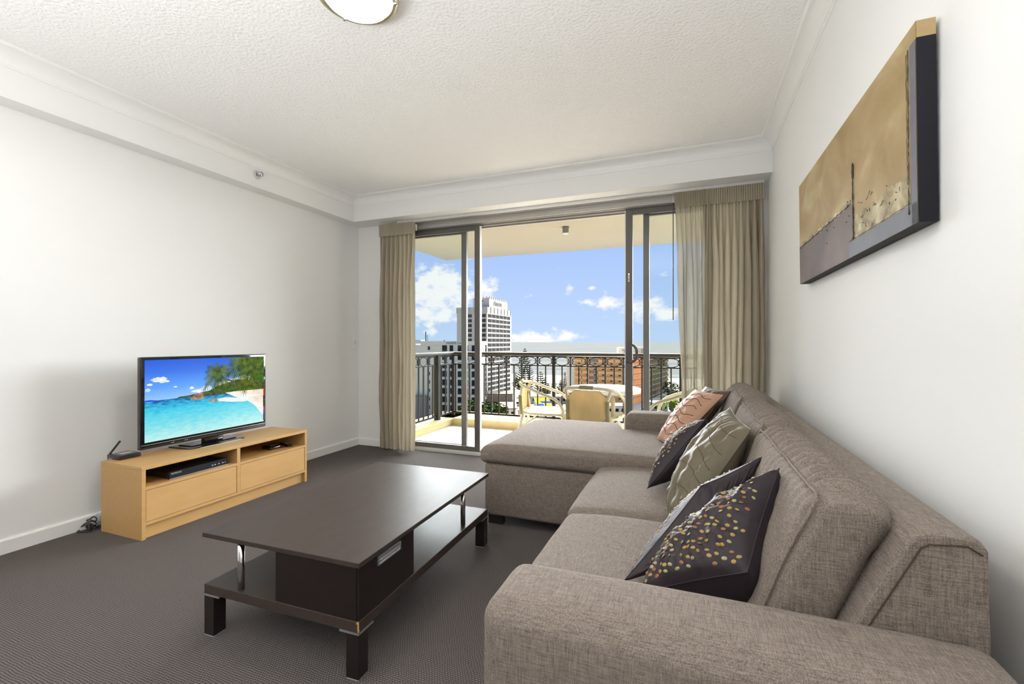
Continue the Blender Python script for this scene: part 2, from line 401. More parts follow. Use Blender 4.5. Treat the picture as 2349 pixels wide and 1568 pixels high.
def thing(name, label, cat, loc=(0, 0, 0), rz=0, group=None, local=False):
    o = bpy.data.objects.new(name, None); col.objects.link(o); o.location = loc; o.rotation_euler = (0, 0, rz); o.empty_display_size = .1
    o['label'] = label; o['category'] = cat
    if group: o['group'] = group
    ORG[o.name] = (0, 0, 0) if local else tuple(loc)
    return o
def tag(o, label, cat, group=None, kind=None):
    o['label'] = label; o['category'] = cat
    if group: o['group'] = group
    if kind: o['kind'] = kind
    return o
def struct(name, mb, mats, bevel=0):
    o = mb.build(name, mats, None, bevel, kind='structure'); return o
def copy_tree(o, parent=None):
    c = o.copy(); col.objects.link(c)
    if parent: c.parent = parent
    for ch in list(o.children): copy_tree(ch, c)
    return c
def spline(pts, n=8, closed=False):
    pts = [Vector(p) for p in pts]; N_ = len(pts); out = []
    rng = N_ if closed else N_ - 1
    for i in range(rng):
        if closed: p0, p1, p2, p3 = pts[i - 1], pts[i], pts[(i + 1) % N_], pts[(i + 2) % N_]
        else: p0, p1, p2, p3 = pts[max(i - 1, 0)], pts[i], pts[i + 1], pts[min(i + 2, N_ - 1)]
        for k in range(n):
            t = k / n
            out.append(.5 * ((2 * p1) + (p2 - p0) * t + (2 * p0 - 5 * p1 + 4 * p2 - p3) * t * t + (3 * p1 - p0 - 3 * p2 + p3) * t ** 3))
    if not closed: out.append(pts[-1])
    return out
def text_mb(mb, s, size, T, mi=0, extrude=.001, align='LEFT'):
    cu = bpy.data.curves.new('lettering', 'FONT'); cu.body = s; cu.size = size; cu.extrude = extrude; cu.align_x = align
    ob = bpy.data.objects.new('lettering', cu); col.objects.link(ob)
    dg = bpy.context.evaluated_depsgraph_get(); dg.update()
    me = bpy.data.meshes.new_from_object(ob.evaluated_get(dg))
    mb.add([tuple(v.co) for v in me.vertices], [tuple(p.vertices) for p in me.polygons], mi, False, T)
    bpy.data.objects.remove(ob); bpy.data.curves.remove(cu); bpy.data.meshes.remove(me)

# ================================================================== ROOM SHELL
XL, XR, YB, ZC, ZB, YF = -3.475, .578, 4.14, 2.68, 2.43, 3.905
XB = -3.34; YR = -2.7; OX0, OX1 = -3.00, .52
struct('floor', MB().box((XL - .2, YR - .2, -.2), (XR + .2, 4.22, 0)), 'carpet_weave')
struct('ceiling', MB().box((XL - .2, YR - .2, ZC), (XR + .2, 4.35, ZC + .2)), 'ceiling_paint')
struct('wall_left', MB().box((XL - .2, YR, 0), (XL, 4.36, ZC)), 'wall_paint')
struct('wall_right', MB().box((XR, YR, 0), (XR + .2, 4.36, ZC)), 'wall_paint')
struct('wall_rear', MB().box((XL - .2, YR - .2, 0), (XR + .2, YR, ZC)), 'rear_dark')
m = MB(); m.box((XL, YB, 0), (OX0, 4.35, ZB)); m.box((OX1, YB, 0), (XR, 4.35, ZB)); struct('wall_window', m, 'wall_paint')
struct('trim_1', MB().box((XL, YR, ZB), (XB, YB, ZC)), 'wall_paint')            # boxed beam down the left wall
struct('trim_2', MB().box((XB, YF, ZB), (XR, 4.36, ZC)), 'wall_paint')          # bulkhead over the doors
def cove(n=10, h=.09):
    pts = [(0, 0), (0, -h), (.006, -h), (.010, -h + .012)]
    for i in range(n + 1):
        a = i / n * PI / 2
        pts.append((.012 + (h - .024) * (1 - math.cos(a)), -h + .012 + (h - .024) * math.sin(a)))
    pts += [(h - .008, -.010), (h, -.006), (h, 0)]
    return pts
CV = cove()
struct('trim_3', MB().prism([(XB + p, ZC + q) for p, q in CV], 'y', YR, YF), 'trim_paint')
struct('trim_4', MB().prism([(YF - p, ZC + q) for p, q in CV], 'x', XB, XR), 'trim_paint')
struct('trim_5', MB().prism([(XR - p, ZC + q) for p, q in CV], 'y', YR, YF), 'trim_paint')
SK = [(0, 0), (.014, 0), (.014, .070), (.010, .078), (0, .080)]
struct('baseboard_left', MB().prism([(XL + p, q) for p, q in SK], 'y', YR, YB), 'trim_paint')
struct('baseboard_window', MB().prism([(YB - p, q) for p, q in SK], 'x', XL, OX0), 'trim_paint')
struct('baseboard_right', MB().prism([(XR - p, q) for p, q in SK], 'y', YR, YB), 'trim_paint')

# aluminium door frame (head, sill, jambs)
m = MB()
m.box((OX0, 4.150, 2.385), (OX1, 4.345, 2.43)); m.box((OX0, 4.150, 2.350), (OX1, 4.165, 2.385)); m.box((OX0, 4.195, 2.350), (OX1, 4.205, 2.385)); m.box((OX0, 4.250, 2.340), (OX1, 4.262, 2.385)); m.box((OX0, 4.315, 2.335), (OX1, 4.345, 2.385))
m.box((OX0, 4.135, 2.405), (OX1, 4.150, 2.43))
struct('trim_6', m, 'aluminium', .002)
m = MB(); m.box((OX0, 4.15, -.03), (OX1, 4.35, .012))
for y in (4.155, 4.205, 4.245, 4.295, 4.340): m.box((OX0, y, .012), (OX1, y + .008, .024))
struct('trim_7', m, 'aluminium_edge', .001)
m = MB(); m.box((OX0, 4.15, 0), (OX0 + .035, 4.345, 2.385)); m.box((OX1 - .035, 4.15, 0), (OX1, 4.345, 2.385)); struct('trim_8', m, 'aluminium', .002)

def leaf(name, x0, x1, y, z0, z1, sw, rail, lead=None):
    root = thing(name, 'x', 'x', ((x0 + x1) / 2, y, z0)); del root['label']; del root['category']; root['kind'] = 'structure'
    d = .017
    m = MB(); m.box((x0, y - d, z0), (x0 + sw, y + d, z1)); m.box((x1 - sw, y - d, z0), (x1, y + d, z1))
    m.box((x0 + sw, y - d, z1 - rail), (x1 - sw, y + d, z1)); m.box((x0 + sw, y - d, z0), (x1 - sw, y + d, z0 + rail * .9))
    m.build('frame', 'leaf_aluminium', root, .002)
    if lead is not None:
        MB().box((lead, y - d - .001, z0 + .01), (lead + .008, y + d + .001, z1 - .01)).build('edge_strip', 'aluminium_edge', root)
    MB().box((x0 + sw - .005, y - .003, z0 + .03), (x1 - sw + .005, y + .003, z1 - rail + .005)).build('pane', 'pane_glass', root)
    return root
leaf('window_1', OX0 + .036, -2.185, 4.285, .026, 2.340, .058, .052)
d1 = leaf('door_1', OX0 + .060, -2.000, 4.228, .026, 2.348, .062, .052, -2.004)
d2 = leaf('door_2', -.545, OX1 - .06, 4.228, .026, 2.348, .062, .052, -.551)
leaf('window_2', -.395, OX1 - .036, 4.285, .026, 2.340, .052, .052)
# pull handle and latch on the right sliding leaf
m = MB(); m.soft((-.540, 4.196, .965), (-.485, 4.212, 1.135), .007, n=(3, 2, 5))
m.tube(spline([(-.500, 4.200, 1.122), (-.470, 4.175, 1.118), (-.446, 4.165, 1.090), (-.441, 4.162, 1.05), (-.446, 4.165, 1.008), (-.470, 4.175, .978), (-.500, 4.200, .972)], 6), .0125, 12)
m.build('door_handle', 'dark_grey_plastic', d2)
m = MB(); m.soft((-.522, 4.203, 1.69), (-.506, 4.212, 1.77), .004, n=(2, 2, 4)); m.tube([(-.514, 4.205, 1.755), (-.514, 4.190, 1.750), (-.512, 4.188, 1.700)], .004, 8)
m.build('latch', 'chrome', d2)
MB().box((-2.03, 4.205, 1.70), (-2.012, 4.212, 1.735)).build('latch', 'leaf_aluminium', d1)

# curtain track on the bulkhead underside
o = MB().box((-2.90, 4.055, 2.405), (.545, 4.085, 2.43)).build('curtain_track', 'aluminium_edge', None, .002)
tag(o, 'pale metal curtain track fixed under the bulkhead above the sliding doors', 'curtain track')

# ================================================================== CURTAINS
def curtain(root, x0, x1, y, zt, zb, nf, amp, matn, seed, lean=0, tuck=None, name='drape'):
    rnd = random.Random(seed); ph = [rnd.uniform(-.5, .5) for _ in range(nf + 2)]; am = [rnd.uniform(.6, 1.25) for _ in range(nf + 2)]
    hz = .11
    def f(u, v):
        z = zt - .0 + (zb - zt + 0) * v
        k = u * nf; i = int(min(k, nf - 1)); fr = k - i
        a = am[i] * (1 - fr) + am[i + 1] * fr; p = ph[i] * (1 - fr) + ph[i + 1] * fr
        down = min(1, max(0, (zt - z - hz) / .5))
        s_ = math.sin(2 * PI * k + p * down * 2.0)
        A = amp * (.42 + .58 * down) * (a if down > 0 else 1)
        yy = y + A * s_ + .022 * noise.noise(Vector((u * 13, v * 4.5, seed))) * down + .006 * noise.noise(Vector((u * 40, v * 14, seed))) * down
        xx = x0 + (x1 - x0) * u + .35 * A * math.cos(2 * PI * k + p) * down + lean * v * (1 - u) + .02 * noise.noise(Vector((u * 5, v * 2.2, seed + 4))) * down
        if tuck: xx = tuck(xx, u, z)
        return (xx, yy, z)
    m = MB(); m.grid(f, nf * 14, 46); m.build(name, matn, root)
    # gathered heading tape with narrow pleats
    n = nf * 3; rp = [rnd.uniform(.6, 1.3) for _ in range(n + 2)]
    def hf(u, v):
        k = u * n; z = zt + .014 - (hz + .016) * v; a_ = rp[int(k)] if k < n else rp[n]
        return (x0 - .004 + (x1 - x0 + .008) * u + .004 * math.sin(2 * PI * k + 1), y - amp * .42 - .004 + .0065 * a_ * math.sin(2 * PI * k) * (1.15 - .5 * v), z)
    m = MB(); m.grid(hf, n * 10, 8); m.build('heading', matn, root)
c1 = thing('curtain', 'gathered taupe curtain hanging at the left end of the sliding doors', 'curtain', (-2.86, 4.05, 0), group=None)
curtain(c1, -3.105, -2.665, 4.045, 2.385, .022, 8, .044, 'curtain_cloth', 3, 0)
m = MB(); m.tube([(-2.655, 4.035, 2.36), (-2.63, 4.01, 2.36), (-2.635, 4.02, 2.30)], .008, 6); m.build('end_hook', 'white_plastic', c1)
c2 = thing('curtain', 'wide curtain bunched in the right corner with a sheer leading edge', 'curtain', (.22, 4.05, 0))
curtain(c2, .10, .535, 4.055, 2.380, .022, 9, .042, 'curtain_cloth', 8)
curtain(c2, -.118, .16, 4.050, 2.380, .022, 7, .040, 'curtain_sheer', 15, .05, name='sheer_edge')
m = MB(); m.tube([(-.130, 3.985, 2.30), (-.130, 3.985, 1.33)], .0035, 8); o = m.build('draw_rod', 'dark_grey_plastic', None)
tag(o, 'thin grey draw rod hanging beside the sheer curtain edge', 'curtain rod')
MB().tube([(-.130, 3.985, 2.30), (-.130, 4.03, 2.40)], .003, 6).build('hook', 'chrome', o)

# ================================================================== CEILING LAMP, SPRINKLER, SWITCH
lp = thing('ceiling_light', 'round frosted ceiling light with thin brass rim, switched on', 'ceiling light', (-1.33, 1.58, 2.68))
MB().lathe([(.135, 0), (.150, -.012), (.160, -.030)], (-1.33, 1.58, 2.68), 48).build('base', 'white_plastic', lp)
MB().lathe([(.152, -.022), (.164, -.030), (.172, -.042), (.170, -.052), (.158, -.058), (.148, -.054)], (-1.33, 1.58, 2.68), 64).build('rim', 'brass_rim', lp)
MB().lathe([(.150, -.050), (.132, -.072), (.10, -.088), (.06, -.097), (.0001, -.100)], (-1.33, 1.58, 2.68), 64).build('diffuser', 'light_glass', lp)
for k in range(3):
    a = k * 2 * PI / 3 + .55
    MB().soft((-1.33 + .158 * math.cos(a) - .008, 1.58 + .158 * math.sin(a) - .008, 2.615), (-1.33 + .158 * math.cos(a) + .008, 1.58 + .158 * math.sin(a) + .008, 2.632), .004, n=(2, 2, 2)).build('clip', 'chrome', lp)
ld = bpy.data.lights.new('ceiling_light_bulb', 'AREA'); ld.shape = 'DISK'; ld.size = .26; ld.energy = 9; ld.color = (1, .96, .87)
lo = bpy.data.objects.new('ceiling_light_bulb', ld); col.objects.link(lo); lo.location = (-1.33, 1.58, 2.572)
sp = thing('sprinkler_head', 'small chrome fire sprinkler on the boxed beam of the left wall', 'sprinkler', (-3.34, 2.742, 2.535))
RX = Matrix.Translation((-3.34, 2.742, 2.535)) @ Matrix.Rotation(PI / 2, 4, 'Y')
MB().lathe([(.036, 0), (.034, .006), (.022, .010), (.018, .004)], (0, 0, 0), 28, T=RX).build('escutcheon', 'white_plastic', sp)
MB().lathe([(.012, .004), (.012, .030), (.006, .034), (.005, .045), (.018, .047), (.018, .050)], (0, 0, 0), 20, T=RX).build('nozzle', 'chrome', sp)
sw = thing('wall_switch', 'small white switch plate low on the wall by the left curtain', 'switch', (XL, 4.07, 1.135))
MB().soft((XL, 4.035, 1.080), (XL + .010, 4.105, 1.190), .004, n=(2, 3, 3)).build('plate', 'trim_paint', sw)
for z in (1.15, 1.125): MB().box((XL + .010, 4.062, z), (XL + .014, 4.078, z + .012)).build('rocker', 'grey_label', sw)

# ================================================================== TV CABINET
CB = (-3.15, 2.28, 0)
cb = thing('tv_cabinet', 'low beech television cabinet with two drawers against the left wall', 'tv cabinet', CB)
x0, x1, y0, y1, zt = -3.340, -2.950, 1.668, 2.888, .425
MB().box((x0, y0, zt - .020), (x1, y1, zt)).build('top', 'beech', cb, .0015)
MB().box((x0, y0 + .001, 0), (x1 - .001, y0 + .023, zt - .020)).build('side_panel', 'beech', cb, .001)
MB().box((x0, y1 - .023, 0), (x1 - .001, y1 - .001, zt - .020)).build('side_panel', 'beech', cb, .001)
MB().box((x0 + .01, 2.264, .098), (x1 - .001, 2.289, zt - .020)).build('divider', 'beech', cb, .001)
MB().box((x0 + .005, y0 + .023, .285), (x1 - .001, 2.264, .303)).build('shelf', 'beech', cb, .001)
MB().box((x0 + .005, 2.289, .285), (x1 - .001, y1 - .023, .303)).build('shelf', 'beech', cb, .001)
MB().box((x0 + .005, y0 + .023, .080), (x1 - .001, y1 - .023, .098)).build('bottom_rail', 'beech', cb, .001)
MB().box((x0 + .03, y0 + .023, 0), (x1 - .022, y1 - .023, .080)).build('plinth', 'beech', cb, .001)
MB().box((x0 + .002, y0 + .023, .098), (x0 + .007, y1 - .023, zt - .02)).build('back_panel', 'beech', cb)
MB().box((x1 - .020, y0 + .0255, .1005), (x1 - .003, 2.2615, .2825)).build('drawer_front', 'beech_front', cb, .001)
MB().box((x1 - .020, 2.2915, .1005), (x1 - .003, y1 - .0255, .2825)).build('drawer_front', 'beech_front', cb, .001)

# ================================================================== TELEVISION
tv = thing('television', 'flat screen television showing a tropical beach on its black stand', 'television', (-3.22, 2.27, .425))
TX, TY0, TY1, TZ0, TZ1 = -3.150, 1.775, 2.665, .480, 1.056
m = MB(); m.soft((TX - .036, TY0, TZ0), (TX, TY1, TZ1), .008, n=(1, 4, 3)); m.build('bezel', 'black_gloss', tv)
MB().soft((TX - .075, TY0 + .10, TZ0 + .06), (TX - .030, TY1 - .10, TZ1 - .08), .02, n=(2, 4, 3)).build('rear_housing', 'black_plastic', tv)
MB().box((TX - .002, TY0 + .004, TZ0 + .026), (TX + .002, TY1 - .004, TZ0 + .029)).build('silver_line', 'silver_paint', tv)
for y in (1.955, 1.965, 2.040, 2.052): MB().box((TX + .0002, y, TZ0 + .012), (TX + .0012, y + .005, TZ0 + .017)).build('indicator_mark', 'grey_label', tv)
m = MB(); m.soft((-3.235, 2.20, .437), (-3.185, 2.34, .50), .012, n=(2, 3, 2)); m.build('stand_neck', 'black_gloss', tv)
m = MB()
poly = [(-3.330, 2.045), (-3.330, 2.478), (-3.145, 2.478), (-3.128, 2.455), (-3.118, 2.27), (-3.128, 2.085), (-3.150, 2.06)]
m.prism(poly, 'z', .425, .434); m.prism([(-3.24 + (x + 3.24) * .6, 2.265 + (y - 2.265) * .8) for x, y in poly], 'z', .434, .440)
m.build('stand_base', 'black_gloss', tv, .003)
MB().box((-3.122, 2.12, .4255), (-3.1165, 2.43, .4285)).build('stand_trim', 'silver_paint', tv)

# picture on the screen: one mesh, flat coloured shapes of light
def emat(name, c1_, c2_=None, scale=6, stretch=(1, 1, 1), s=1.0, grad=None):
    m_ = bpy.data.materials.new(name); m_.use_nodes = True; MATS[name] = m_; nt = m_.node_tree; nt.nodes.clear(); N = nt.nodes.new; L = nt.links.new
    o_ = N('ShaderNodeOutputMaterial'); e = N('ShaderNodeEmission'); g = N('ShaderNodeBsdfGlossy'); g.inputs['Roughness'].default_value = .15; g.inputs[0].default_value = (.03, .03, .03, 1)
    ad = N('ShaderNodeAddShader'); L(e.outputs[0], ad.inputs[0]); L(g.outputs[0], ad.inputs[1]); L(ad.outputs[0], o_.inputs[0]); e.inputs[1].default_value = s
    tc = N('ShaderNodeTexCoord')
    if grad:   # list of (z, colour) up the screen
        sp_ = N('ShaderNodeSeparateXYZ'); L(tc.outputs['Object'], sp_.inputs[0])
        nz = N('ShaderNodeTexNoise'); nz.inputs['Scale'].default_value = scale; nz.inputs['Detail'].default_value = 6; mp = N('ShaderNodeMapping'); mp.inputs['Scale'].default_value = stretch; L(tc.outputs['Object'], mp.inputs[0]); L(mp.outputs[0], nz.inputs['Vector'])
        mr = N('ShaderNodeMapRange'); L(sp_.outputs['Z'], mr.inputs[0]); mr.inputs[1].default_value = grad[0][0]; mr.inputs[2].default_value = grad[-1][0]
        a_ = N('ShaderNodeMath'); a_.operation = 'MULTIPLY_ADD'; L(nz.outputs['Fac'], a_.inputs[0]); a_.inputs[1].default_value = c1_; L(mr.outputs[0], a_.inputs[2])
        b_ = N('ShaderNodeMath'); b_.operation = 'SUBTRACT'; L(a_.outputs[0], b_.inputs[0]); b_.inputs[1].default_value = c1_ * .5
        r_ = N('ShaderNodeValToRGB'); L(b_.outputs[0], r_.inputs[0]); e_ = r_.color_ramp.elements
        span = grad[-1][0] - grad[0][0]
        e_[0].position = 0; e_[0].color = grad[0][1]; e_[1].position = 1; e_[1].color = grad[-1][1]
        for z_, c_ in grad[1:-1]:
            x_ = e_.new((z_ - grad[0][0]) / span); x_.color = c_
        L(r_.outputs[0], e.inputs[0])
    else:
        nz = N('ShaderNodeTexNoise'); nz.inputs['Scale'].default_value = scale; nz.inputs['Detail'].default_value = 6
        mp = N('ShaderNodeMapping'); mp.inputs['Scale'].default_value = stretch; L(tc.outputs['Object'], mp.inputs[0]); L(mp.outputs[0], nz.inputs['Vector'])
        r_ = N('ShaderNodeValToRGB'); L(nz.outputs['Fac'], r_.inputs[0]); r_.color_ramp.elements[0].position = .35; r_.color_ramp.elements[1].position = .65
        r_.color_ramp.elements[0].color = c1_; r_.color_ramp.elements[1].color = c2_ or c1_; L(r_.outputs[0], e.inputs[0])
SY0, SY1, SZ0, SZ1 = 1.797, 2.642, .523, 1.036
zz = lambda v: SZ0 + v * (SZ1 - SZ0) - .425
emat('scr_sky', .10, scale=3, grad=[(zz(.49), lin(150, 195, 245)), (zz(.65), lin(95, 160, 245)), (zz(.85), lin(60, 115, 225)), (zz(1), lin(45, 95, 215))])
emat('scr_sea', .6, scale=42, stretch=(1, .5, 1.6), grad=[(zz(0), lin(185, 232, 228)), (zz(.18), lin(125, 215, 225)), (zz(.36), lin(70, 200, 226)), (zz(.46), lin(40, 150, 200)), (zz(.50), lin(30, 90, 160))])
emat('scr_cloud', lin(190, 210, 245), lin(240, 245, 255), 30)
emat('scr_hill', lin(30, 60, 20), lin(85, 100, 55), 45)
emat('scr_bush', lin(20, 50, 8), lin(75, 110, 20), 40)
emat('scr_palm', lin(30, 60, 5), lin(95, 115, 25), 30)
emat('scr_leaf', lin(20, 90, 20), lin(60, 130, 45), 60)
emat('scr_trunk', lin(70, 50, 35), lin(110, 85, 60), 40)
emat('scr_rock', lin(120, 85, 65), lin(200, 165, 140), 30)
emat('scr_sand', lin(225, 205, 185), lin(240, 230, 215), 14)
emat('scr_foam', lin(215, 225, 222), lin(245, 240, 235), 14)
emat('scr_red', lin(235, 50, 40)); emat('scr_blue', lin(45, 60, 220)); emat('scr_dark', lin(25, 15, 15))
SM = ['scr_sky', 'scr_sea', 'scr_cloud', 'scr_hill', 'scr_bush', 'scr_palm', 'scr_leaf', 'scr_trunk', 'scr_rock', 'scr_sand', 'scr_foam', 'scr_red', 'scr_blue', 'scr_dark']
m = MB(); lay = [0]
def S2(u, v, k): return (TX + .0012 + .00012 * k, SY0 + u * (SY1 - SY0), SZ0 + v * (SZ1 - SZ0))
def spoly(pts, mi):
    lay[0] += 1; k = lay[0]
    pts = [(min(1, max(0, u)), min(1, max(0, v))) for u, v in pts]
    m.add([S2(u, v, k) for u, v in pts], [tuple(range(len(pts)))], mi)
def stri(tris, mi):
    lay[0] += 1; k = lay[0]
    for t in tris: m.add([S2(min(1, max(0, u)), min(1, max(0, v)), k) for u, v in t], [tuple(range(len(t)))], mi)
def blob(cu, cv, ru, rv, mi, seed=0, n=18, rag=.25):
    rr = random.Random(seed); spoly([(cu + ru * math.cos(a) * (1 + rr.uniform(-rag, rag)), cv + rv * math.sin(a) * (1 + rr.uniform(-rag, rag))) for a in [2 * PI * i / n for i in range(n)]], mi)
spoly([(0, .48), (1, .48), (1, 1), (0, 1)], 0)
spoly([(0, 0), (1, 0), (1, .50), (0, .50)], 1)
for a in [(.10, .755, .055, .035, 1), (.13, .73, .04, .02, 2), (.035, .70, .02, .013, 3), (.215, .65, .014, .01, 4), (.34, .615, .018, .018, 6), (.40, .57, .06, .025, 7), (.46, .60, .05, .03, 8), (.62, .63, .09, .04, 9), (.72, .66, .08, .045, 10), (.80, .68, .06, .06, 11), (.02, .635, .02, .02, 12), (.52, .55, .12, .02, 13)]: blob(*a[:4], 2, a[4])
spoly([(0, .496), (0, .512), (.04, .512), (.09, .499), (.09, .494)], 12)
hill = [(.22, .497), (.24, .515), (.30, .52), (.38, .535), (.44, .55), (.49, .56), (.54, .60), (.60, .63), (.66, .65), (.72, .68), (.78, .67), (.84, .66), (1, .64), (1, .49), (.5, .49)]
spoly(hill, 3)
spoly([(.60, .50), (.62, .56), (.68, .585), (.75, .57), (.80, .60), (.90, .61), (1, .63), (1, .49), (.8, .49)], 4)
spoly([(.62, .503), (.7, .510), (1, .500), (1, .08), (.97, .14), (.94, .20), (.91, .26), (.87, .31), (.82, .36), (.76, .40), (.70, .44), (.66, .475)], 10)
spoly([(.70, .505), (1, .499), (1, .425), (.93, .43), (.86, .44), (.80, .455), (.74, .48)], 9)
spoly([(1, .41), (.92, .405), (.86, .395), (.82, .38), (.86, .355), (.91, .325), (.96, .285), (1, .24)], 9)
spoly([(.48, .42), (.62, .44), (.80, .40), (.90, .37), (.80, .345), (.66, .37), (.55, .40)], 10)
spoly([(.325, .455), (.335, .49), (.345, .505), (.37, .535), (.40, .54), (.425, .535), (.435, .50), (.445, .46), (.40, .452)], 8)
spoly([(.475, .405), (.49, .435), (.51, .445), (.54, .435), (.565, .405), (.52, .398)], 8)
# right canopy and palms
rr = random.Random(5); t = []
for i in range(240):
    cu, cv = rr.uniform(.84, 1.0), rr.uniform(.62, 1.0); a = rr.uniform(0, 6.28); s_ = rr.uniform(.012, .03)
    t.append([(cu, cv), (cu + s_ * math.cos(a), cv + s_ * 1.6 * math.sin(a)), (cu + s_ * .6 * math.cos(a + .9), cv + s_ * math.sin(a + .9))])
spoly([(.90, .62), (.88, .80), (.86, 1), (1, 1), (1, .60)], 6); stri(t, 4)
def strip(pts, w, mi):
    q = []
    for i in range(len(pts) - 1):
        (a, b), (c, d) = pts[i], pts[i + 1]; w0 = w * (1 - .5 * i / len(pts)); w1 = w * (1 - .5 * (i + 1) / len(pts))
        q.append([(a, b - w0), (c, d - w1), (c, d + w1), (a, b + w0)])
    stri(q, mi)
strip([(1, .575), (.90, .585), (.80, .605), (.74, .63), (.68, .665), (.62, .70), (.57, .77)], .016, 7)
strip([(1, .73), (.95, .79), (.90, .84), (.84, .90), (.80, .95)], .014, 7)
def palm(cu, cv, L_, fr, seed):
    r2 = random.Random(seed)
    for a in fr:
        a = math.radians(a); ln = L_ * r2.uniform(.85, 1.1); q = []
        n = 12; P_ = []
        for i in range(n + 1):
            t_ = i / n; du = math.cos(a) * ln * t_; dv = math.sin(a) * ln * 1.65 * t_ - .55 * ln * t_ * t_
            P_.append((cu + du, cv + dv))
        for i in range(n):
            (a0, b0), (a1, b1) = P_[i], P_[i + 1]; w = ln * .40 * math.sin(PI * (.12 + .85 * i / n))
            nx, ny = -(b1 - b0), (a1 - a0); d = math.hypot(nx, ny) + 1e-6; nx /= d; ny /= d
            for sg in (1, -1):
                q.append([(a0, b0), (a1, b1), (a1 + sg * nx * w * .7 + (a1 - a0) * 1.5, b1 + sg * ny * w * 1.2 + (b1 - b0) * 1.5 - w * .5)])
        stri(q, 5)
palm(.555, .80, .135, (95, 60, 30, 5, 130, 155, 185, -40, -65, -90, 215, 250), 3)
palm(.80, .94, .19, (150, 175, 200, 225, 250, 120, 270, 300, 60, 30, 0, 320), 4)
palm(.87, .98, .16, (150, 190, 220, 250, 280, 310, 0, 40), 9)
spoly([(.988, .51), (1, .51), (1, .40), (.988, .40)], 11); spoly([(.988, .40), (1, .40), (1, .22), (.988, .22)], 13)
spoly([(.988, .23), (1, .23), (1, .14), (.988, .14)], 11); spoly([(.988, .18), (1, .18), (1, .10), (.988, .10)], 12); spoly([(.988, .12), (1, .12), (1, .02), (.988, .02)], 13)
m.build('screen', SM, tv)

# ================================================================== SMALL ELECTRONICS
rt = thing('modem_router', 'black modem with a slanted antenna at the near end of the beech cabinet', 'modem', (-3.31, 1.775, .425))
MB().soft((-3.375, 1.715, .428), (-3.245, 1.835, .452), .006, n=(2, 2, 1)).build('case', 'black_plastic', rt)
MB().box((-3.335, 1.75, .4515), (-3.285, 1.815, .4528)).build('label', 'grey_label', rt)
m = MB(); m.tube([(-3.365, 1.722, .445), (-3.372, 1.735, .458), (-3.380, 1.790, .520)], .006, 8); m.build('antenna', 'black_plastic', rt)
m = MB(); m.tube(spline([(-3.374, 1.745, .438), (-3.388, 1.735, .440), (-3.400, 1.735, .425), (-3.405, 1.74, .38), (-3.405, 1.74, .2), (-3.405, 1.73, .03), (-3.41, 1.70, .006)], 6), .0025, 6)
tag(m.build('cable', 'black_plastic', None), 'thin black cable dropping from the modem behind the beech cabinet', 'cable')
dv = thing('disc_player', 'slim black disc player with silver strip in the left cabinet niche', 'disc player', (-3.10, 2.02, .303))
MB().box((-3.260, 1.835, .308), (-2.985, 2.215, .348)).build('case', 'black_plastic', dv, .002)
MB().box((-2.986, 1.835, .306), (-2.976, 2.215, .347)).build('front_panel', 'canvas_black', dv, .002)
MB().box((-2.978, 1.835, .3055), (-2.972, 2.215, .3095)).build('silver_strip', 'silver_paint', dv)
m = MB(); text_mb(m, 'SAMSUNG', .0135, Matrix.Translation((-2.9755, 1.845, .333)) @ Matrix.Rotation(PI / 2, 4, 'Z') @ Matrix.Rotation(PI / 2, 4, 'X'), extrude=.0003); m.build('lettering', 'white_plastic', dv)
for k, y in enumerate((2.10, 2.118, 2.145, 2.172, 2.192)): MB().box((-2.977, y, .323), (-2.974, y + (.010 if k != 4 else .005), .329)).build('button', 'grey_label', dv)
for y in (1.87, 2.18): MB().box((-3.2, y - .01, .303), (-3.0, y + .01, .308)).build('foot', 'black_plastic', dv)
rc = thing('game_controller', 'rounded black controller lying in the right cabinet niche', 'controller', (-3.09, 2.69, .303))
m = MB(); m.soft((-3.155, 2.625, .303), (-3.055, 2.735, .330), .013, n=(4, 4, 2), puff=(.004, .004, .003)); m.build('case', 'black_gloss', rc)
m = MB()
for y in (2.65, 2.67, 2.69): m.lathe([(.004, 0), (.004, .003), (.0001, .003)], (-3.075, y, .331), 10)
m.build('buttons', 'grey_label', rc)
rm = thing('remote_control', 'slim black remote lying beside the controller in the right niche', 'remote control', (-3.07, 2.80, .303), rz=0)
T = Matrix.Translation((-3.085, 2.80, .303)) @ Matrix.Rotation(R(-20), 4, 'Z')
MB().soft((-.085, -.022, 0), (.085, .022, .018), .006, n=(4, 2, 1), T=T).build('case', 'black_plastic', rm)
m = MB()
for i in range(6):
    for j in range(3): m.box((-.06 + i * .02, -.014 + j * .011, .018), (-.052 + i * .02, -.008 + j * .011, .0195), T=T)
m.build('buttons', 'grey_label', rm)
# cable clutter and plug box on the carpet left of the cabinet
m = MB(); rr = random.Random(2)
for k in range(5):
    cx, cy = -3.425 + rr.uniform(-.015, .02), 1.655 + rr.uniform(-.02, .015); rx, ry = rr.uniform(.02, .04), rr.uniform(.015, .035)
    m.tube([(cx + rx * math.cos(a), cy + ry * math.sin(a), .006 + .010 * k + .008 * math.sin(a * 2 + k) + (.02 if k == 4 else 0)) for a in [2 * PI * i / 20 for i in range(20)]], .0035, 6, closed=True)
tag(m.build('cable_coil', 'black_plastic', None), 'black cable coiled on the carpet beside the beech cabinet', 'cable')
MB().tube(spline([(-3.46, 1.62, .006), (-3.44, 1.60, .006), (-3.40, 1.615, .006), (-3.37, 1.64, .006)], 6), .003, 6).build('loose_end', 'black_plastic', bpy.data.objects['cable_coil'])
MB().soft((-3.455, 1.700, .03), (-3.415, 1.76, .075), .006, n=(2, 2, 2)).build('power_plug', 'grey_label', None)
tag(bpy.data.objects['power_plug'], 'pale grey power plug behind the foot of the beech cabinet', 'plug')

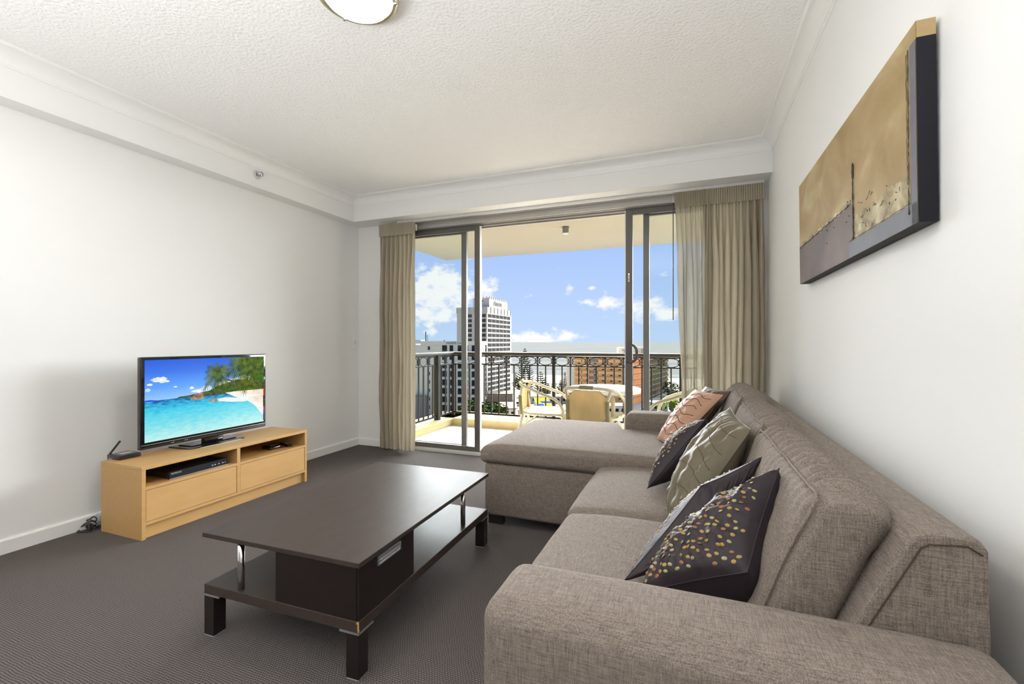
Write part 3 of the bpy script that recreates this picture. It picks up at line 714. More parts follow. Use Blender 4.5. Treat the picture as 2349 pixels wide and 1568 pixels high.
# ================================================================== COFFEE TABLE
ct = thing('coffee_table', 'long dark espresso coffee table with lower shelf and chrome posts on the carpet', 'coffee table', (-1.045, 1.245, 0), R(1.5), local=True)
Wd, Ln = .735, 1.118          # x from -Wd to 0, y from 0 to Ln
MB().box((-Wd - .005, -.005, .385), (.005, Ln + .005, .403)).build('tabletop', 'espresso_top', ct, .002)
MB().box((-Wd, 0, .163), (0, Ln, .200)).build('lower_shelf', 'espresso_top', ct, .002)
for (x, y) in ((-Wd, 0), (-.052, 0), (-Wd, Ln - .052), (-.052, Ln - .052)):
    lg = MB().box((x, y, .004), (x + .052, y + .052, .156)).build('leg', 'espresso', ct, .0015)
    MB().box((x + .002, y + .002, .0), (x + .05, y + .05, .005)).build('foot_pad', 'grey_label', lg)
for (x, y, sx, sy) in ((-Wd, 0, 1, 1), (0, 0, -1, 1), (-Wd, Ln, 1, -1), (0, Ln, -1, -1)):
    m = MB(); m.box((x - .001 * sx, y - .001 * sy, .156), (x + .08 * sx, y + .004 * sy, .163)); m.box((x - .001 * sx, y - .001 * sy, .156), (x + .004 * sx, y + .08 * sy, .163)); m.box((x, y, .156), (x + .06 * sx, y + .06 * sy, .162))
    m.build('corner_bracket', 'silver_paint', ct)
for (x, y) in ((-.562, .02), (-.562 + .0, Ln - .06), (-.035, Ln - .245), (-Wd + .04, Ln - .245)):
    MB().lathe([(.0125, 0), (.0125, .185)], (x, y, .200), 20).build('chrome_post', 'chrome', ct)
MB().box((-.372, .004, .200), (-.012, .350, .385)).build('drawer_box', 'espresso', ct, .001)
df = MB().box((-.012, .006, .203), (-.002, .348, .382)).build('drawer_front', 'espresso', ct, .001)
hy0, hy1, hz0, hz1 = .105, .250, .343, .378
m = MB(); m.box((-.003, hy0, hz0), (.003, hy1, hz0 + .005)); m.box((-.003, hy0, hz1 - .005), (.003, hy1, hz1)); m.box((-.003, hy0, hz0), (.003, hy0 + .008, hz1)); m.box((-.003, hy1 - .008, hz0), (.003, hy1, hz1)); m.box((-.0035, hy0, hz0), (-.001, hy1, hz1))
m.box((-.002, hy0 + .008, hz0 + .012), (.001, hy1 - .008, hz0 + .016))
m.build('recessed_handle', 'silver_paint', df, .0005)
m = MB(); m.prism([(-.003, .166), (.0012, .166), (.0012, .196), (-.002, .196), (-.004, .188)], 'y', -.0012, .002); m.prism([(-.009, .194), (.0012, .192), (.0012, .201), (-.007, .2005)], 'y', -.0012, .001); m.box((-.0015, -.0015, .166), (.0015, .0035, .175))
m.build('chipped_edge', 'worn_wood', ct)

# ================================================================== SOFA
sf = thing('corner_sofa', 'large taupe linen corner sofa with chaise along the right wall', 'sofa', (0, 2.2, 0))
LN = 'sofa_linen'
MB().soft((-.405, .838, .05), (.500, 1.058, .620), .046, puff=(0, .004, .012), n=(16, 6, 8)).build('armrest', LN, sf)
MB().soft((-.450, 3.415, .10), (.490, 3.650, .622), .045, puff=(0, .004, .010), n=(16, 6, 8)).build('armrest', LN, sf)
prof = [(.155, .31), (.305, .640), (.372, .780), (.384, .793), (.400, .800), (.455, .806), (.476, .800), (.488, .782), (.492, .60), (.492, .07), (.155, .07)]
m = MB(); m.prism(prof, 'y', 1.045, 2.622); m.build('backrest', LN, sf, .006)
m = MB(); m.prism(prof, 'y', 2.628, 3.650); m.build('backrest', LN, sf, .006)
# stitched seams on the near end of the backrest
MB().tube([(.262, 1.0435, .50), (.315, 1.0435, .618), (.392, 1.0435, .775), (.404, 1.0435, .783), (.458, 1.0435, .788), (.478, 1.0435, .775)], .0014, 5).build('seam', 'stitch', sf)
MB().tube([(.06, 2.625, .46), (.305, 2.625, .640), (.384, 2.625, .794), (.40, 2.625, .801), (.46, 2.625, .806), (.49, 2.625, .785)], .002, 5).build('seam', LN, sf)
MB().soft((-.430, 1.045, .07), (.18, 2.62, .315), .02, n=(6, 8, 3)).build('seat_base', LN, sf)
MB().soft((-1.212, 2.615, .06), (.18, 3.650, .388), .022, n=(8, 8, 3)).build('chaise_base', LN, sf)
def seat(p, q):
    fr = max(0, (-.25 - p.x) / .2)
    p.z -= .012 * min(1, fr) ** 2
    p.z += .0022 * noise.noise(Vector((p.x * 14, p.y * 14, 2)))
    if q[2] < 0: p.x += .02 * max(0, min(1, (-.3 - p.x) / .15))
    return p
MB().soft((-.480, 1.052, .315), (.22, 1.872, .452), .034, puff=(.012, .003, .014), n=(14, 14, 4), fn=seat).build('seat_cushion', LN, sf)
MB().soft((-.488, 1.878, .315), (.22, 2.612, .456), .036, puff=(.012, .003, .014), n=(14, 14, 4), fn=seat).build('seat_cushion', LN, sf)
def chz(p, q):
    t = max(0, min(1, (p.x + .52) / .06)); t = t * t * (3 - 2 * t)
    k = 1 - t * (1 - (.808 / 1.06))
    p.y = 2.598 + (p.y - 2.598) * k
    p.z += .003 * noise.noise(Vector((p.x * 7, p.y * 7, 5)))
    if q[2] > 0: p.z -= .022 * max(0, min(1, (-1.05 - p.x) / .18)) ** 2
    return p
MB().soft((-1.242, 2.598, .388), (.20, 3.658, .512), .038, puff=(.004, .004, .014), n=(44, 16, 4), fn=chz).build('chaise_cushion', LN, sf)
def backc(y0, y1, z0, z1, name, seed, lift=0):
    th = .150; flat_ = [False]
    def fn(p, q):
        h = (p.z - z0) / (z1 - z0); w = 1 - q[1] ** 2
        x = p.x + .395 * (p.z - .45) + .158
        z = p.z
        # top slopes down towards the back, crown in the middle
        if h > .7: z -= .42 * max(0, (p.x)) * ((h - .7) / .3)
        z += lift * w * h
        # gathers along the top and the corners
        g = max(0, min(1, (h - .55) / .45)) * (0 if flat_[0] else 1)
        x += .0022 * g * math.sin(p.y * 150 + 2.5 * noise.noise(Vector((p.y * 6, h * 3, seed)))) * (1 if p.x < 0 else .4)
        z += .0120 * g * (q[2] > .5) * max(0, min(1, (p.x + th / 2) / .03)) * math.sin(p.y * 105 + 3 * noise.noise(Vector((p.y * 8, p.x * 9, seed))))
        d = noise.noise(Vector((p.y * 6, p.z * 6, seed))) * .010
        x += d * (1 if q[0] < 0 else .2)
        return Vector((x, p.y, z))
    MB().soft((-th / 2, y0, z0), (th / 2, y1, z1), .036, puff=(.016, .010, .014), n=(9, 100, 16), fn=fn).build(name, LN, sf)
    # piped seam round the front edge of the cushion
    flat_[0] = True
    def P_(y, z, hh=1): 
        q = fn(Vector((-th / 2 + .010, y, z)), (-1, (y - (y0 + y1) / 2) / ((y1 - y0) / 2), 1)); return (q.x - .004, q.y, q.z)
    pts = [P_(y0 + .004, z0 + .06)] + [P_(y0 + .004, z0 + .06 + (z1 - z0 - .075) * k / 8) for k in range(1, 9)] + [P_(y0 + .02 + (y1 - y0 - .04) * k / 120, z1 - .006) for k in range(0, 121)]
    m = MB(); m.tube(pts, .0032, 6); s_ = m.build('piping', LN, bpy.data.objects[[o.name for o in sf.children if o.name.startswith(name)][-1]])
backc(1.100, 1.868, .452, .840, 'back_cushion', 1.3)
backc(1.888, 2.600, .455, .850, 'back_cushion', 4.1)
backc(2.650, 3.395, .512, .866, 'back_cushion', 7.7)
for (x, y) in ((-1.20, 2.65), (-1.20, 3.58), (-.02, 2.66), (-.39, .90), (-.39, 1.75), (.42, .90)):
    MB().box((x, y, 0), (x + .10, y + .05, .072)).build('foot', 'sofa_foot', sf, .003)
m = MB(); m.tube([(-.62, 2.665, .075), (-.58, 2.66, .05), (-.55, 2.665, .045), (-.50, 2.67, .06)], .012, 8); m.build('loose_lining', 'dark_lining', sf)

# ================================================================== SCATTER CUSHIONS
def pillow(name, label, corners, t, mats, front=1, dots=False, seed=0, pinch=.10, wr=.006, sag=(0, 0, 0), pleats=None, flat=.5, group=None, expo=.5, asym=.5):
    A, B, C_, D = [Vector(c) for c in corners]     # A->B->C->D round the edge
    cen = (A + B + C_ + D) / 4; nrm = ((C_ - A).cross(D - B)).normalized()
    n = 56; sg = Vector(sag)
    def base(u, v):
        p = A * (1 - u) * (1 - v) + B * u * (1 - v) + C_ * u * v + D * (1 - u) * v
        k = pinch * (math.sin(PI * u) * (abs(2 * v - 1) ** 3) + math.sin(PI * v) * (abs(2 * u - 1) ** 3))
        p = p + (cen - p) * k
        return p + sg * (4 * u * (1 - u) * 4 * v * (1 - v))
    def prof_(u, v):
        a = max(0, math.sin(PI * u)) * max(0, math.sin(PI * v)); return a ** expo
    def surf(u, v, s_):
        h = prof_(u, v) * t * (asym if s_ == front else 1 - asym)
        w = noise.noise(Vector((u * 7 + seed, v * 7, s_ * 3))) * wr * 1.4 + noise.noise(Vector((u * 18 + seed, v * 18, s_ * 3))) * wr * .5
        e = min(1, 6 * min(u, v, 1 - u, 1 - v))
        rad = math.sin((math.atan2(v - .5, u - .5)) * 34 + seed + 2 * noise.noise(Vector((u * 5, v * 5, seed)))) * wr * 1.3 * max(0, 1 - 5.0 * min(u, v, 1 - u, 1 - v)) * e
        if pleats: w += pleats * abs(math.sin((u * 5.2 + .35 * noise.noise(Vector((u * 2, v * 3, seed)))) * PI)) ** .5 - pleats * .8
        return base(u, v) + nrm * s_ * (h + (w + rad) * e)
    m = MB()
    m.grid(lambda u, v: surf(u, v, 1), n, n, 0 if front > 0 else 1)
    m.grid(lambda u, v: surf(u, v, -1), n, n, 1 if front > 0 else 0, flip=True)
    if dots:
        rr = random.Random(seed); k = 0; nr = 17
        for j in range(nr):
            for i in range(14):
                u = (i + .5 + (.5 if j % 2 else 0)) / 14.5 + rr.uniform(-.018, .018); v = (j + .5) / nr + rr.uniform(-.014, .014)
                if not (.03 < u < .97 and .03 < v < .97) or rr.random() < .10: continue
                e = .004; p = surf(u, v, front); du = (surf(u + e, v, front) - p).normalized(); dw = (surf(u, v + e, front) - p); dw = (dw - du * dw.dot(du)).normalized(); nn = du.cross(dw)
                if nn.dot(nrm * front) < 0: nn = -nn
                ra, rb = rr.uniform(.0052, .0066), rr.uniform(.0036, .0046); an = rr.uniform(-.5, .5) + PI / 2
                vs = [p + nn * .0032] + [p + nn * .0012 + du * (ra * math.cos(a + 0) * math.cos(an) - rb * math.sin(a) * math.sin(an)) + dw * (ra * math.cos(a) * math.sin(an) + rb * math.sin(a) * math.cos(an)) for a in [2 * PI * q / 10 for q in range(10)]]
                m.add(vs, [(0, q + 1, (q + 1) % 10 + 1) for q in range(10)], 2 + rr.choice((0, 0, 0, 1, 2)), True)
    cen2 = min((A, B, C_, D), key=lambda q: q.z)
    root = thing(name, label, 'cushion', tuple(cen), group=group)
    m.build('cover', mats, root)
    # seam cord round the edge
    pts = []
    for (f, k) in ((lambda s_: (s_, 0), 0), (lambda s_: (1, s_), 1), (lambda s_: (1 - s_, 1), 2), (lambda s_: (0, 1 - s_), 3)):
        for q in range(16): u, v = f(q / 16); pts.append(base(u, v))
    m = MB(); m.tube(pts, .0016, 6, closed=True); m.build('seam', mats[1] if dots else mats[0], root)
    return root, surf, nrm
DM = ['navy_satin', 'navy_satin', 'dot_gold', 'dot_copper', 'dot_pale']
# nearest: lies slouched against the armrest, dotted face up
pillow('scatter_cushion', 'dark aubergine dotted cushion nearest the camera, dotted face showing broadly', [(.215, 1.35, .822), (.118, 1.13, .640), (-.115, 1.165, .530), (-.012, 1.42, .545)], .25, DM, -1, True, asym=.33, seed=11, pinch=.04, wr=.009, sag=(.0, .0, -.01), expo=.42)
pillow('scatter_cushion', 'dark aubergine dotted cushion leaning behind the nearest one, plain back showing', [(.214, 1.62, .792), (.031, 1.48, .718), (-.172, 1.30, .482), (.035, 1.43, .510)], .170, DM, -1, True, asym=.66, seed=23, pinch=.05, wr=.006)
pillow('scatter_cushion', 'dark dotted cushion farthest from the camera, between the copper and gold ones', [(.120, 2.50, .735), (.068, 2.32, .788), (-.182, 2.16, .482), (-.090, 2.36, .478)], .150, DM, -1, True, asym=.66, seed=37, pinch=.05, wr=.005)
gp, gps, gpn = pillow('scatter_cushion', 'gold satin cushion with pleats leaning on the middle back cushion', [(.205, 1.84, .835), (.165, 2.24, .862), (-.095, 1.96, .480), (-.050, 1.64, .475)], .170, ['gold_satin', 'gold_satin'], -1, False, 5, .05, .008, pleats=.010)
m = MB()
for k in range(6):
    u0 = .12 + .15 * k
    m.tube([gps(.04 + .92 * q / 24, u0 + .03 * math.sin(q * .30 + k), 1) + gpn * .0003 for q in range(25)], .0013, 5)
m.build('tuck_lines', 'tuck_stitch', gp)
cp, cps, cpn = pillow('scatter_cushion', 'copper satin cushion with stitched wavy lines by the far armrest', [(.185, 2.98, .835), (.030, 3.26, .835), (-.200, 3.08, .528), (-.10, 2.80, .525)], .135, ['copper_satin', 'brown_satin'], 1, False, 2, .04, .006)
m = MB()
for k in range(7):
    v0 = .14 + .12 * k; pts = [cps(.08 + .62 * q / 14 + .02 * (k % 3), v0 + .03 * math.sin(q * .55 + k * 1.7), 1) + cpn * .001 for q in range(15)]
    m.tube(pts, .0018, 5)
m.build('stitching', 'stitch', cp)
pillow('scatter_cushion', 'brown satin cushion mostly hidden behind the copper one', [(.235, 3.12, .845), (.10, 3.36, .850), (-.14, 3.30, .530), (.02, 3.05, .525)], .10, ['brown_satin', 'brown_satin'], -1, False, 9, .05, .006)

# ================================================================== PAINTING
pt = thing('painting', 'large gold and grey abstract canvas with dark edges on the right wall', 'painting', (.556, 2.1, 1.70))
PY0, PY1, PZ0, PZ1, PX = 1.435, 2.752, 1.450, 1.957, .535
def tilt(p): return Vector((p.x - (p.z - PZ0) * .012, p.y, p.z))
m = MB()
def pbox(a, b, mi):
    x0, y0, z0 = a; x1, y1, z1 = b
    vs = [tilt(Vector(q)) for q in ((x0, y0, z0), (x1, y0, z0), (x1, y1, z0), (x0, y1, z0), (x0, y0, z1), (x1, y0, z1), (x1, y1, z1), (x0, y1, z1))]
    m.add(vs, [(3, 2, 1, 0), (4, 5, 6, 7), (0, 1, 5, 4), (1, 2, 6, 5), (2, 3, 7, 6), (3, 0, 4, 7)], mi)
pbox((PX, PY0, PZ0), (.574, PY1, 1.915), 2)            # stretcher with black painted sides
pbox((PX, PY0, 1.915), (.574, PY1, PZ1), 0)
f = PX - .0008
def pquad(y0, y1, z0, z1, mi, k=0):
    x = f - .0006 * k; rr = random.Random(int(y0 * 100 + z0 * 10)); 
    def up(y): return z1(y) if callable(z1) else z1
    n = 110; vs = []
    for i in range(n + 1):
        y = y0 + (y1 - y0) * i / n; vs += [tilt(Vector((x, y, z0))), tilt(Vector((x, y, up(y))))]
    m.add(vs, [(2 * i, 2 * i + 1, 2 * i + 3, 2 * i + 2) for i in range(n)], mi)
pquad(PY0, PY1, PZ0, PZ1, 0)
pquad(1.475, 1.93, 1.50, lambda y: 1.585 + .022 * noise.noise(Vector((y * 9, 0, 0))) + .014 * noise.noise(Vector((y * 60, 1, 0))), 1, 1)
pquad(1.93, PY1, 1.63, lambda y: 1.652 + .010 * noise.noise(Vector((y * 14, 3, 0))) + .012 * noise.noise(Vector((y * 70, 1, 4))), 1, 1)
pquad(1.915, PY1 - .002, PZ0, lambda y: 1.634 + .003 * math.sin(y * 90), 4, 2)
pquad(PY0, 1.965, PZ0, 1.505, 3, 3)
pquad(PY0, 1.468, PZ0, 1.912, 3, 3)
m.build('canvas', ['gold_paint', 'gold_rough', 'canvas_black', 'canvas_grey', 'taupe_paint'], pt)
m = MB(); rr = random.Random(4)
def crack(y0, z0, y1, z1, w, n, r_=.003):
    pts = [tilt(Vector((PX - .004, y0 + (y1 - y0) * i / n + rr.uniform(-w, w), z0 + (z1 - z0) * i / n + rr.uniform(-w, w)))) for i in range(n + 1)]
    m.tube(pts, [rr.uniform(.4, 1.3) * r_ for _ in pts], 5)
crack(1.912, 1.51, 1.912, 1.775, .002, 26, .003); crack(1.480, 1.48, 1.474, 1.905, .0012, 40, .0014); crack(1.486, 1.56, 1.484, 1.90, .0015, 30, .0008)
crack(1.93, 1.638, 2.74, 1.634, .003, 40, .0015); crack(1.97, 1.509, 1.47, 1.508, .001, 24, .0008)
for _ in range(12):
    y = rr.uniform(1.92, 2.25); z = rr.uniform(1.55, 1.66) if rr.random() < .5 else rr.uniform(1.60, 1.64); m.soft((PX - .006, y - rr.uniform(.001, .003), z - .001), (PX - .001, y + .003, z + .003), .001, n=(1, 1, 1))
for _ in range(16):
    y = rr.uniform(1.49, 1.85); z = rr.uniform(1.53, 1.62); crack(y, z, y + rr.uniform(-.04, .04), z + rr.uniform(-.015, .02), .002, 5, .0009)
m.build('crackle_lines', 'crackle', pt)

# ================================================================== BALCONY
struct('balcony_floor', MB().box((-3.46, 4.35, -.25), (2.4, 6.05, -.012)), 'balcony_tile')
struct('balcony_ceiling', MB().box((-3.76, 4.36, 2.50), (3.0, 6.61, 2.74)), 'balcony_soffit')
m = MB(); m.box((OX0 - .8, 4.355, -.2), (OX0, 4.50, 2.50)); m.box((OX1, 4.355, -.2), (1.6, 4.50, 2.50)); m.box((OX0, 4.345, 2.43), (OX1, 4.50, 2.50))
struct('wall_outside', m, 'balcony_render')
m = MB()
kp = [(0, -.012), (0, .070), (-.018, .074), (-.018, .092), (.40, .092), (.40, -.4), (0, -.4)]
m.prism([(5.63 + p, q) for p, q in kp], 'x', -3.46, 2.4)
m.prism([(-3.09 - p, q) for p, q in kp], 'y', 4.36, 6.03)
struct('balcony_kerb', m, 'balcony_render', .004)
dt = thing('ceiling_sensor', 'small cylindrical fitting under the balcony ceiling', 'ceiling fitting', (-1.36, 5.20, 2.5))
MB().lathe([(.040, 0), (.040, -.012), (.036, -.014), (.036, -.070)], (-1.36, 5.20, 2.5), 24).build('body', 'building_grey', dt)
MB().lathe([(.032, -.070), (.032, -.078), (.024, -.084), (.0001, -.084)], (-1.36, 5.20, 2.5), 24).build('lens', 'white_plastic', dt)

rl = thing('balcony_railing', 'dark metal balcony railing with a band of oval rings under its rail', 'railing', (-1.7, 5.85, .092))
RXL, RYF, RX1 = -3.205, 5.85, 1.9
m = MB(); m.soft((RXL - .03, RYF - .03, .965), (RX1, RYF + .03, 1.008), .012, n=(2, 2, 2)); m.build('handrail', 'handrail_paint', rl)
m = MB(); m.soft((RXL - .03, 4.52, .965), (RXL + .03, RYF, 1.008), .012, n=(2, 2, 2)); m.build('handrail', 'handrail_paint', rl)
for (z0, z1) in ((.948, .962), (.826, .842), (.128, .152)):
    MB().box((RXL, RYF - .012, z0), (RX1, RYF + .012, z1)).build('rail', 'rail_paint', rl)
    MB().box((RXL - .012, 4.52, z0), (RXL + .012, RYF, z1)).build('rail', 'rail_paint', rl)
bal = None; PITCH = .1135; X0 = -1.69
def ringset(T):
    m = MB()
    m.tube([T @ Vector((.096 * math.cos(a), 0, .895 + .053 * math.sin(a))) for a in [2 * PI * i / 32 for i in range(32)]], .0058, 6, closed=True)
    for s_ in (-1, 1):
        m.tube([T @ Vector((s_ * (.112 - .034 * math.sin(PI * t)), 0, .842 + .108 * t)) for t in [i / 10 for i in range(11)]], .0052, 6)
    return m
i = -13
idx = 0
while X0 + i * PITCH < RX1:
    x = X0 + i * PITCH
    if x > RXL + .03:
        if i % 14 == 0:
            MB().box((x - .020, RYF - .020, .092), (x + .020, RYF + .020, .965)).build('post', 'rail_paint', rl, .003)
        else:
            zt_ = .948 if i % 2 == 0 else .830
            MB().box((x - .008, RYF - .008, .15), (x + .008, RYF + .008, zt_)).build('baluster', 'rail_paint', rl)
        if i % 2 == 0 and x + PITCH < RX1: ringset(Matrix.Translation((x + PITCH, RYF, 0))).build('ring_ornament', 'rail_paint', rl)
    i += 1
y = RYF - PITCH; k = 1
MB().box((RXL - .02, RYF - .02, .092), (RXL + .02, RYF + .02, .965)).build('post', 'rail_paint', rl, .003)
while y > 4.55:
    if k == 4: MB().box((RXL - .034, 5.40 - .034, .092), (RXL + .034, 5.40 + .034, .965)).build('post', 'rail_paint', rl, .003)
    else: MB().box((RXL - .008, y - .008, .15), (RXL + .008, y + .008, .948 if k % 2 == 0 else .830)).build('baluster', 'rail_paint', rl)
    if k % 2 == 1: ringset(Matrix.Translation((RXL, y, 0)) @ Matrix.Rotation(PI / 2, 4, 'Z')).build('ring_ornament', 'rail_paint', rl)
    y -= PITCH; k += 1

tb = thing('balcony_table', 'round white plastic table on the balcony among the cane chairs', 'table', (-.90, 5.12, -.012))
MB().lathe([(.02, .618), (.30, .622), (.375, .618), (.395, .600), (.398, .592), (.402, .610), (.398, .636), (.385, .642), (.0001, .644)], (-.90, 5.12, 0), 56).build('tabletop', 'white_plastic', tb)
for a in (.5, 2.07, 3.64, 5.21):
    T = Matrix.Translation((-.90, 5.12, 0)) @ Matrix.Rotation(a, 4, 'Z')
    MB().tube([T @ Vector(p) for p in spline([(.16, 0, .62), (.26, 0, .58), (.30, 0, .46), (.28, 0, .28), (.30, 0, .10), (.33, 0, -.010)], 5)], [.024] * 11 + [.019] * 15, 10).build('leg', 'cane_paint', tb)

def cane_chair(label, loc, rz, group='cane armchairs on the balcony'):
    r_ = thing('cane_armchair', label, 'chair', loc, rz, group, local=True)
    # local: chair faces +y, base at z 0
    loop = spline([(-.285, .235, 0), (-.282, .245, .22), (-.285, .235, .42), (-.290, .16, .535), (-.292, .0, .600), (-.275, -.14, .655), (-.20, -.245, .690), (0, -.285, .702), (.20, -.245, .690), (.275, -.14, .655), (.292, .0, .600), (.290, .16, .535), (.285, .235, .42), (.282, .245, .22), (.285, .235, 0)], 6)
    MB().tube(loop, .0165, 10).build('arm_hoop', 'cane_paint', r_)
    for s_ in (-1, 1):
        MB().tube(spline([(s_ * .235, -.33, 0), (s_ * .225, -.27, .18), (s_ * .205, -.225, .36), (s_ * .205, -.245, .55), (s_ * .235, -.225, .665)], 6), .016, 10).build('rear_leg', 'cane_paint', r_)
        MB().tube([(s_ * .207, -.238, .36), (s_ * .206, -.248, .46), (s_ * .206, -.25, .57)], .0205, 10).build('cane_binding', 'cane_wrap', r_)
    m = MB(); m.tube([(-.07, -.280, .704), (0, -.288, .706), (.07, -.280, .704)], .0215, 10); m.build('cane_binding', 'cane_wrap', r_)
    m = MB()
    for z, w, b_ in ((.375, .27, -.22),):
        m.tube(spline([(-w, .22, z), (-w - .005, 0, z), (-.20, b_, z), (0, b_ - .02, z), (.20, b_, z), (w + .005, 0, z), (w, .22, z)], 5), .015, 8)
        m.tube(spline([(-w, .235, z), (-.1, .262, z - .005), (.1, .262, z - .005), (w, .235, z)], 5), .016, 8)
    m.build('seat_frame', 'cane_paint', r_)
    m = MB()
    for a, b_ in (((-.28, .24), (.28, .24)), ((-.22, -.27), (.22, -.27)), ((-.28, .24), (-.22, -.27)), ((.28, .24), (.22, -.27))):
        a3 = Vector((a[0], a[1], .17)); b3 = Vector((b_[0], b_[1], .17)); mid = (a3 + b3) / 2; mid.z = .33
        m.tube(spline([a3, a3.lerp(mid, .6) + Vector((0, 0, .04)), mid, b3.lerp(mid, .6) + Vector((0, 0, .04)), b3], 5), .0085, 8)
    m.build('leg_brace', 'cane_paint', r_)
    # sling seat and back
    m = MB()
    m.grid(lambda u, v: ((u - .5) * .53 * (1 - .12 * (1 - v)), -.215 + v * .45, .392 - .03 * math.sin(PI * u) * math.sin(PI * v) + (.012 if v > .95 else 0)), 10, 8)
    m.grid(lambda u, v: ((u - .5) * .53 * (1 - .12 * (1 - v)), -.215 + v * .45, .384 - .03 * math.sin(PI * u) * math.sin(PI * v)), 10, 8, flip=True)
    m.build('seat_sling', 'seat_cloth', r_)
    m = MB()
    outline = [(-.13, .355), (-.205, .405), (-.205, .60), (-.125, .672), (.125, .672), (.205, .60), (.205, .405), (.13, .355)]
    ycurve = lambda x, z: -.262 + .05 * (x / .2) ** 2 * 1.0 - .0 * z + (.02 if z < .4 else 0)
    def bg(u, v, off):
        z = .355 + .317 * v
        if z < .405: w = .13 + .075 * (z - .355) / .05
        elif z > .60: w = .205 - .08 * (z - .60) / .072
        else: w = .205
        x = (u - .5) * 2 * w; return (x, -.250 - .022 * (1 - (x / .21) ** 2) + off, z)
    m.grid(lambda u, v: bg(u, v, 0), 12, 20); m.grid(lambda u, v: bg(u, v, .006), 12, 20, flip=True)
    m.build('back_sling', 'sling_cloth', r_)
    m = MB(); pts = [bg(0, k / 20, .003) for k in range(21)] + [bg(1, 1 - k / 20, .003) for k in range(21)]
    m.tube(pts, .0035, 6, closed=True); m.build('sling_hem', 'cane_wrap', r_)
    return r_
cane_chair('cream cane armchair seen from behind with a tan sling back', (-.950, 4.80, -.012), R(-4), 'cane armchairs on the balcony')
cane_chair('cream cane armchair at the left of the table facing right', (-1.545, 5.00, -.012), R(-82), 'cane armchairs on the balcony')
cane_chair('cream cane armchair right of the table partly hidden by the sheer curtain', (-.13, 5.05, -.012), R(82), 'cane armchairs on the balcony')

# ================================================================== CITY AND SEA (eye level is about 31 m above the street)
GZ = -30.0
def W(px, d):
    """ground position of a bearing (as seen from the balcony doors) at distance d"""
    l = (px - 1174.5) / 1044.0 * d; c, s = math.cos(YAW), math.sin(YAW)
    return Vector((l * c - d * s, l * s + d * c, 0))
m = MB(); m.add([(-900, 30, GZ), (900, 30, GZ), (900, 330, GZ), (-900, 330, GZ)], [(0, 1, 2, 3)]); o = struct('ground', m, 'land')
m = MB(); m.add([(-2500, 325, GZ + .3), (2500, 325, GZ + .3), (2500, 420, GZ), (-2500, 420, GZ)], [(0, 1, 2, 3)]); struct('beach', m, 'sand')
m = MB(); m.add([(-30000, 415, GZ + .2), (30000, 415, GZ + .2), (30000, 40000, GZ + .2), (-30000, 40000, GZ + .2)], [(0, 1, 2, 3)])
tag(m.build('sea', 'sea_water', None), 'pale silvery sea reaching to the horizon', 'sea', kind='structure')
m = MB(); a, b, c_, d_ = W(960, 205), W(1560, 205), W(1560, 190), W(960, 190)
m.add([(p.x, p.y, GZ + .05) for p in (a, b, c_, d_)], [(3, 2, 1, 0)]); struct('street', m, 'asphalt')

class Face:
    """vertical facade plane between two ground points"""
    def __init__(s, a, b): s.a = a.copy(); s.b = b.copy(); s.L = (b - a).length; s.t = (b - a).normalized(); s.n = Vector((s.t.y, -s.t.x, 0))
    def P(s, u, z, o=0): q = s.a + s.t * u + s.n * o; return Vector((q.x, q.y, z))
    def box(s, mb, u0, u1, z0, z1, o0, o1, mi=0):
        vs = [s.P(u0, z0, o0), s.P(u1, z0, o0), s.P(u1, z0, o1), s.P(u0, z0, o1), s.P(u0, z1, o0), s.P(u1, z1, o0), s.P(u1, z1, o1), s.P(u0, z1, o1)]
        mb.add(vs, [(3, 2, 1, 0), (4, 5, 6, 7), (0, 1, 5, 4), (1, 2, 6, 5), (2, 3, 7, 6), (3, 0, 4, 7)][::1], mi)
    def text(s, mb, u, z, size, body, o=.1):
        T = Matrix(((s.t.x, 0, s.n.x, 0), (s.t.y, 0, s.n.y, 0), (0, 1, 0, 0), (0, 0, 0, 1)))
        q = s.P(u, z, o); T = Matrix.Translation(q) @ T
        text_mb(mb, body, size, T, extrude=.05)

# --- white hotel tower
tw = thing('hotel_tower', 'tall white tower with rows of dark windows and chateau lettering on top', 'tower', tuple(W(1117, 275)) [:2] + (GZ,))
A, B, C_ = W(1048, 272), W(1117, 264), W(1171, 300)
dpt = Vector((-8, 22, 0))
body = [(A.x, A.y), (B.x, B.y), (C_.x, C_.y), (C_.x + dpt.x, C_.y + dpt.y), (A.x + dpt.x, A.y + dpt.y)]
m = MB(); m.prism(body, 'z', GZ, 21.6); m.build('tower_body', 'building_white', tw)
F1, F2 = Face(A, B), Face(B, C_)
A2, B2, C2 = W(1085, 280), W(1122, 270), W(1162, 296)
m = MB(); m.prism([(A2.x, A2.y), (B2.x, B2.y), (C2.x, C2.y), (C2.x - 5, C2.y + 14), (A2.x - 5, A2.y + 14)], 'z', 21.6, 27.4); m.build('roof_storey', 'building_white', tw)
m = MB()
G1, G2 = Face(A2, B2), Face(B2, C2)
for G in (G1, G2):
    k = int(G.L / 3.2)
    for i in range(k + 1): G.box(m, i * G.L / (k + 1) + .4, i * G.L / (k + 1) + 1.2, 27.0, 28.2, -.4, .25)
for F in (F1, F2):
    k = 7
    for i in range(k + 1): F.box(m, i * F.L / k - .15, i * F.L / k + .15, 18.2, 21.6, 0, .35)
m.build('parapet_fins', 'building_white', tw)
m = MB(); G2.text(m, G2.L * .22, 23.4, 4.3, 'chateau'); G1.text(m, G1.L * .15, 25.3, 2.3, 'chateau'); m.build('sign_lettering', 'sign_ink', tw)
cnt = 0; rest = MB()
cells = []
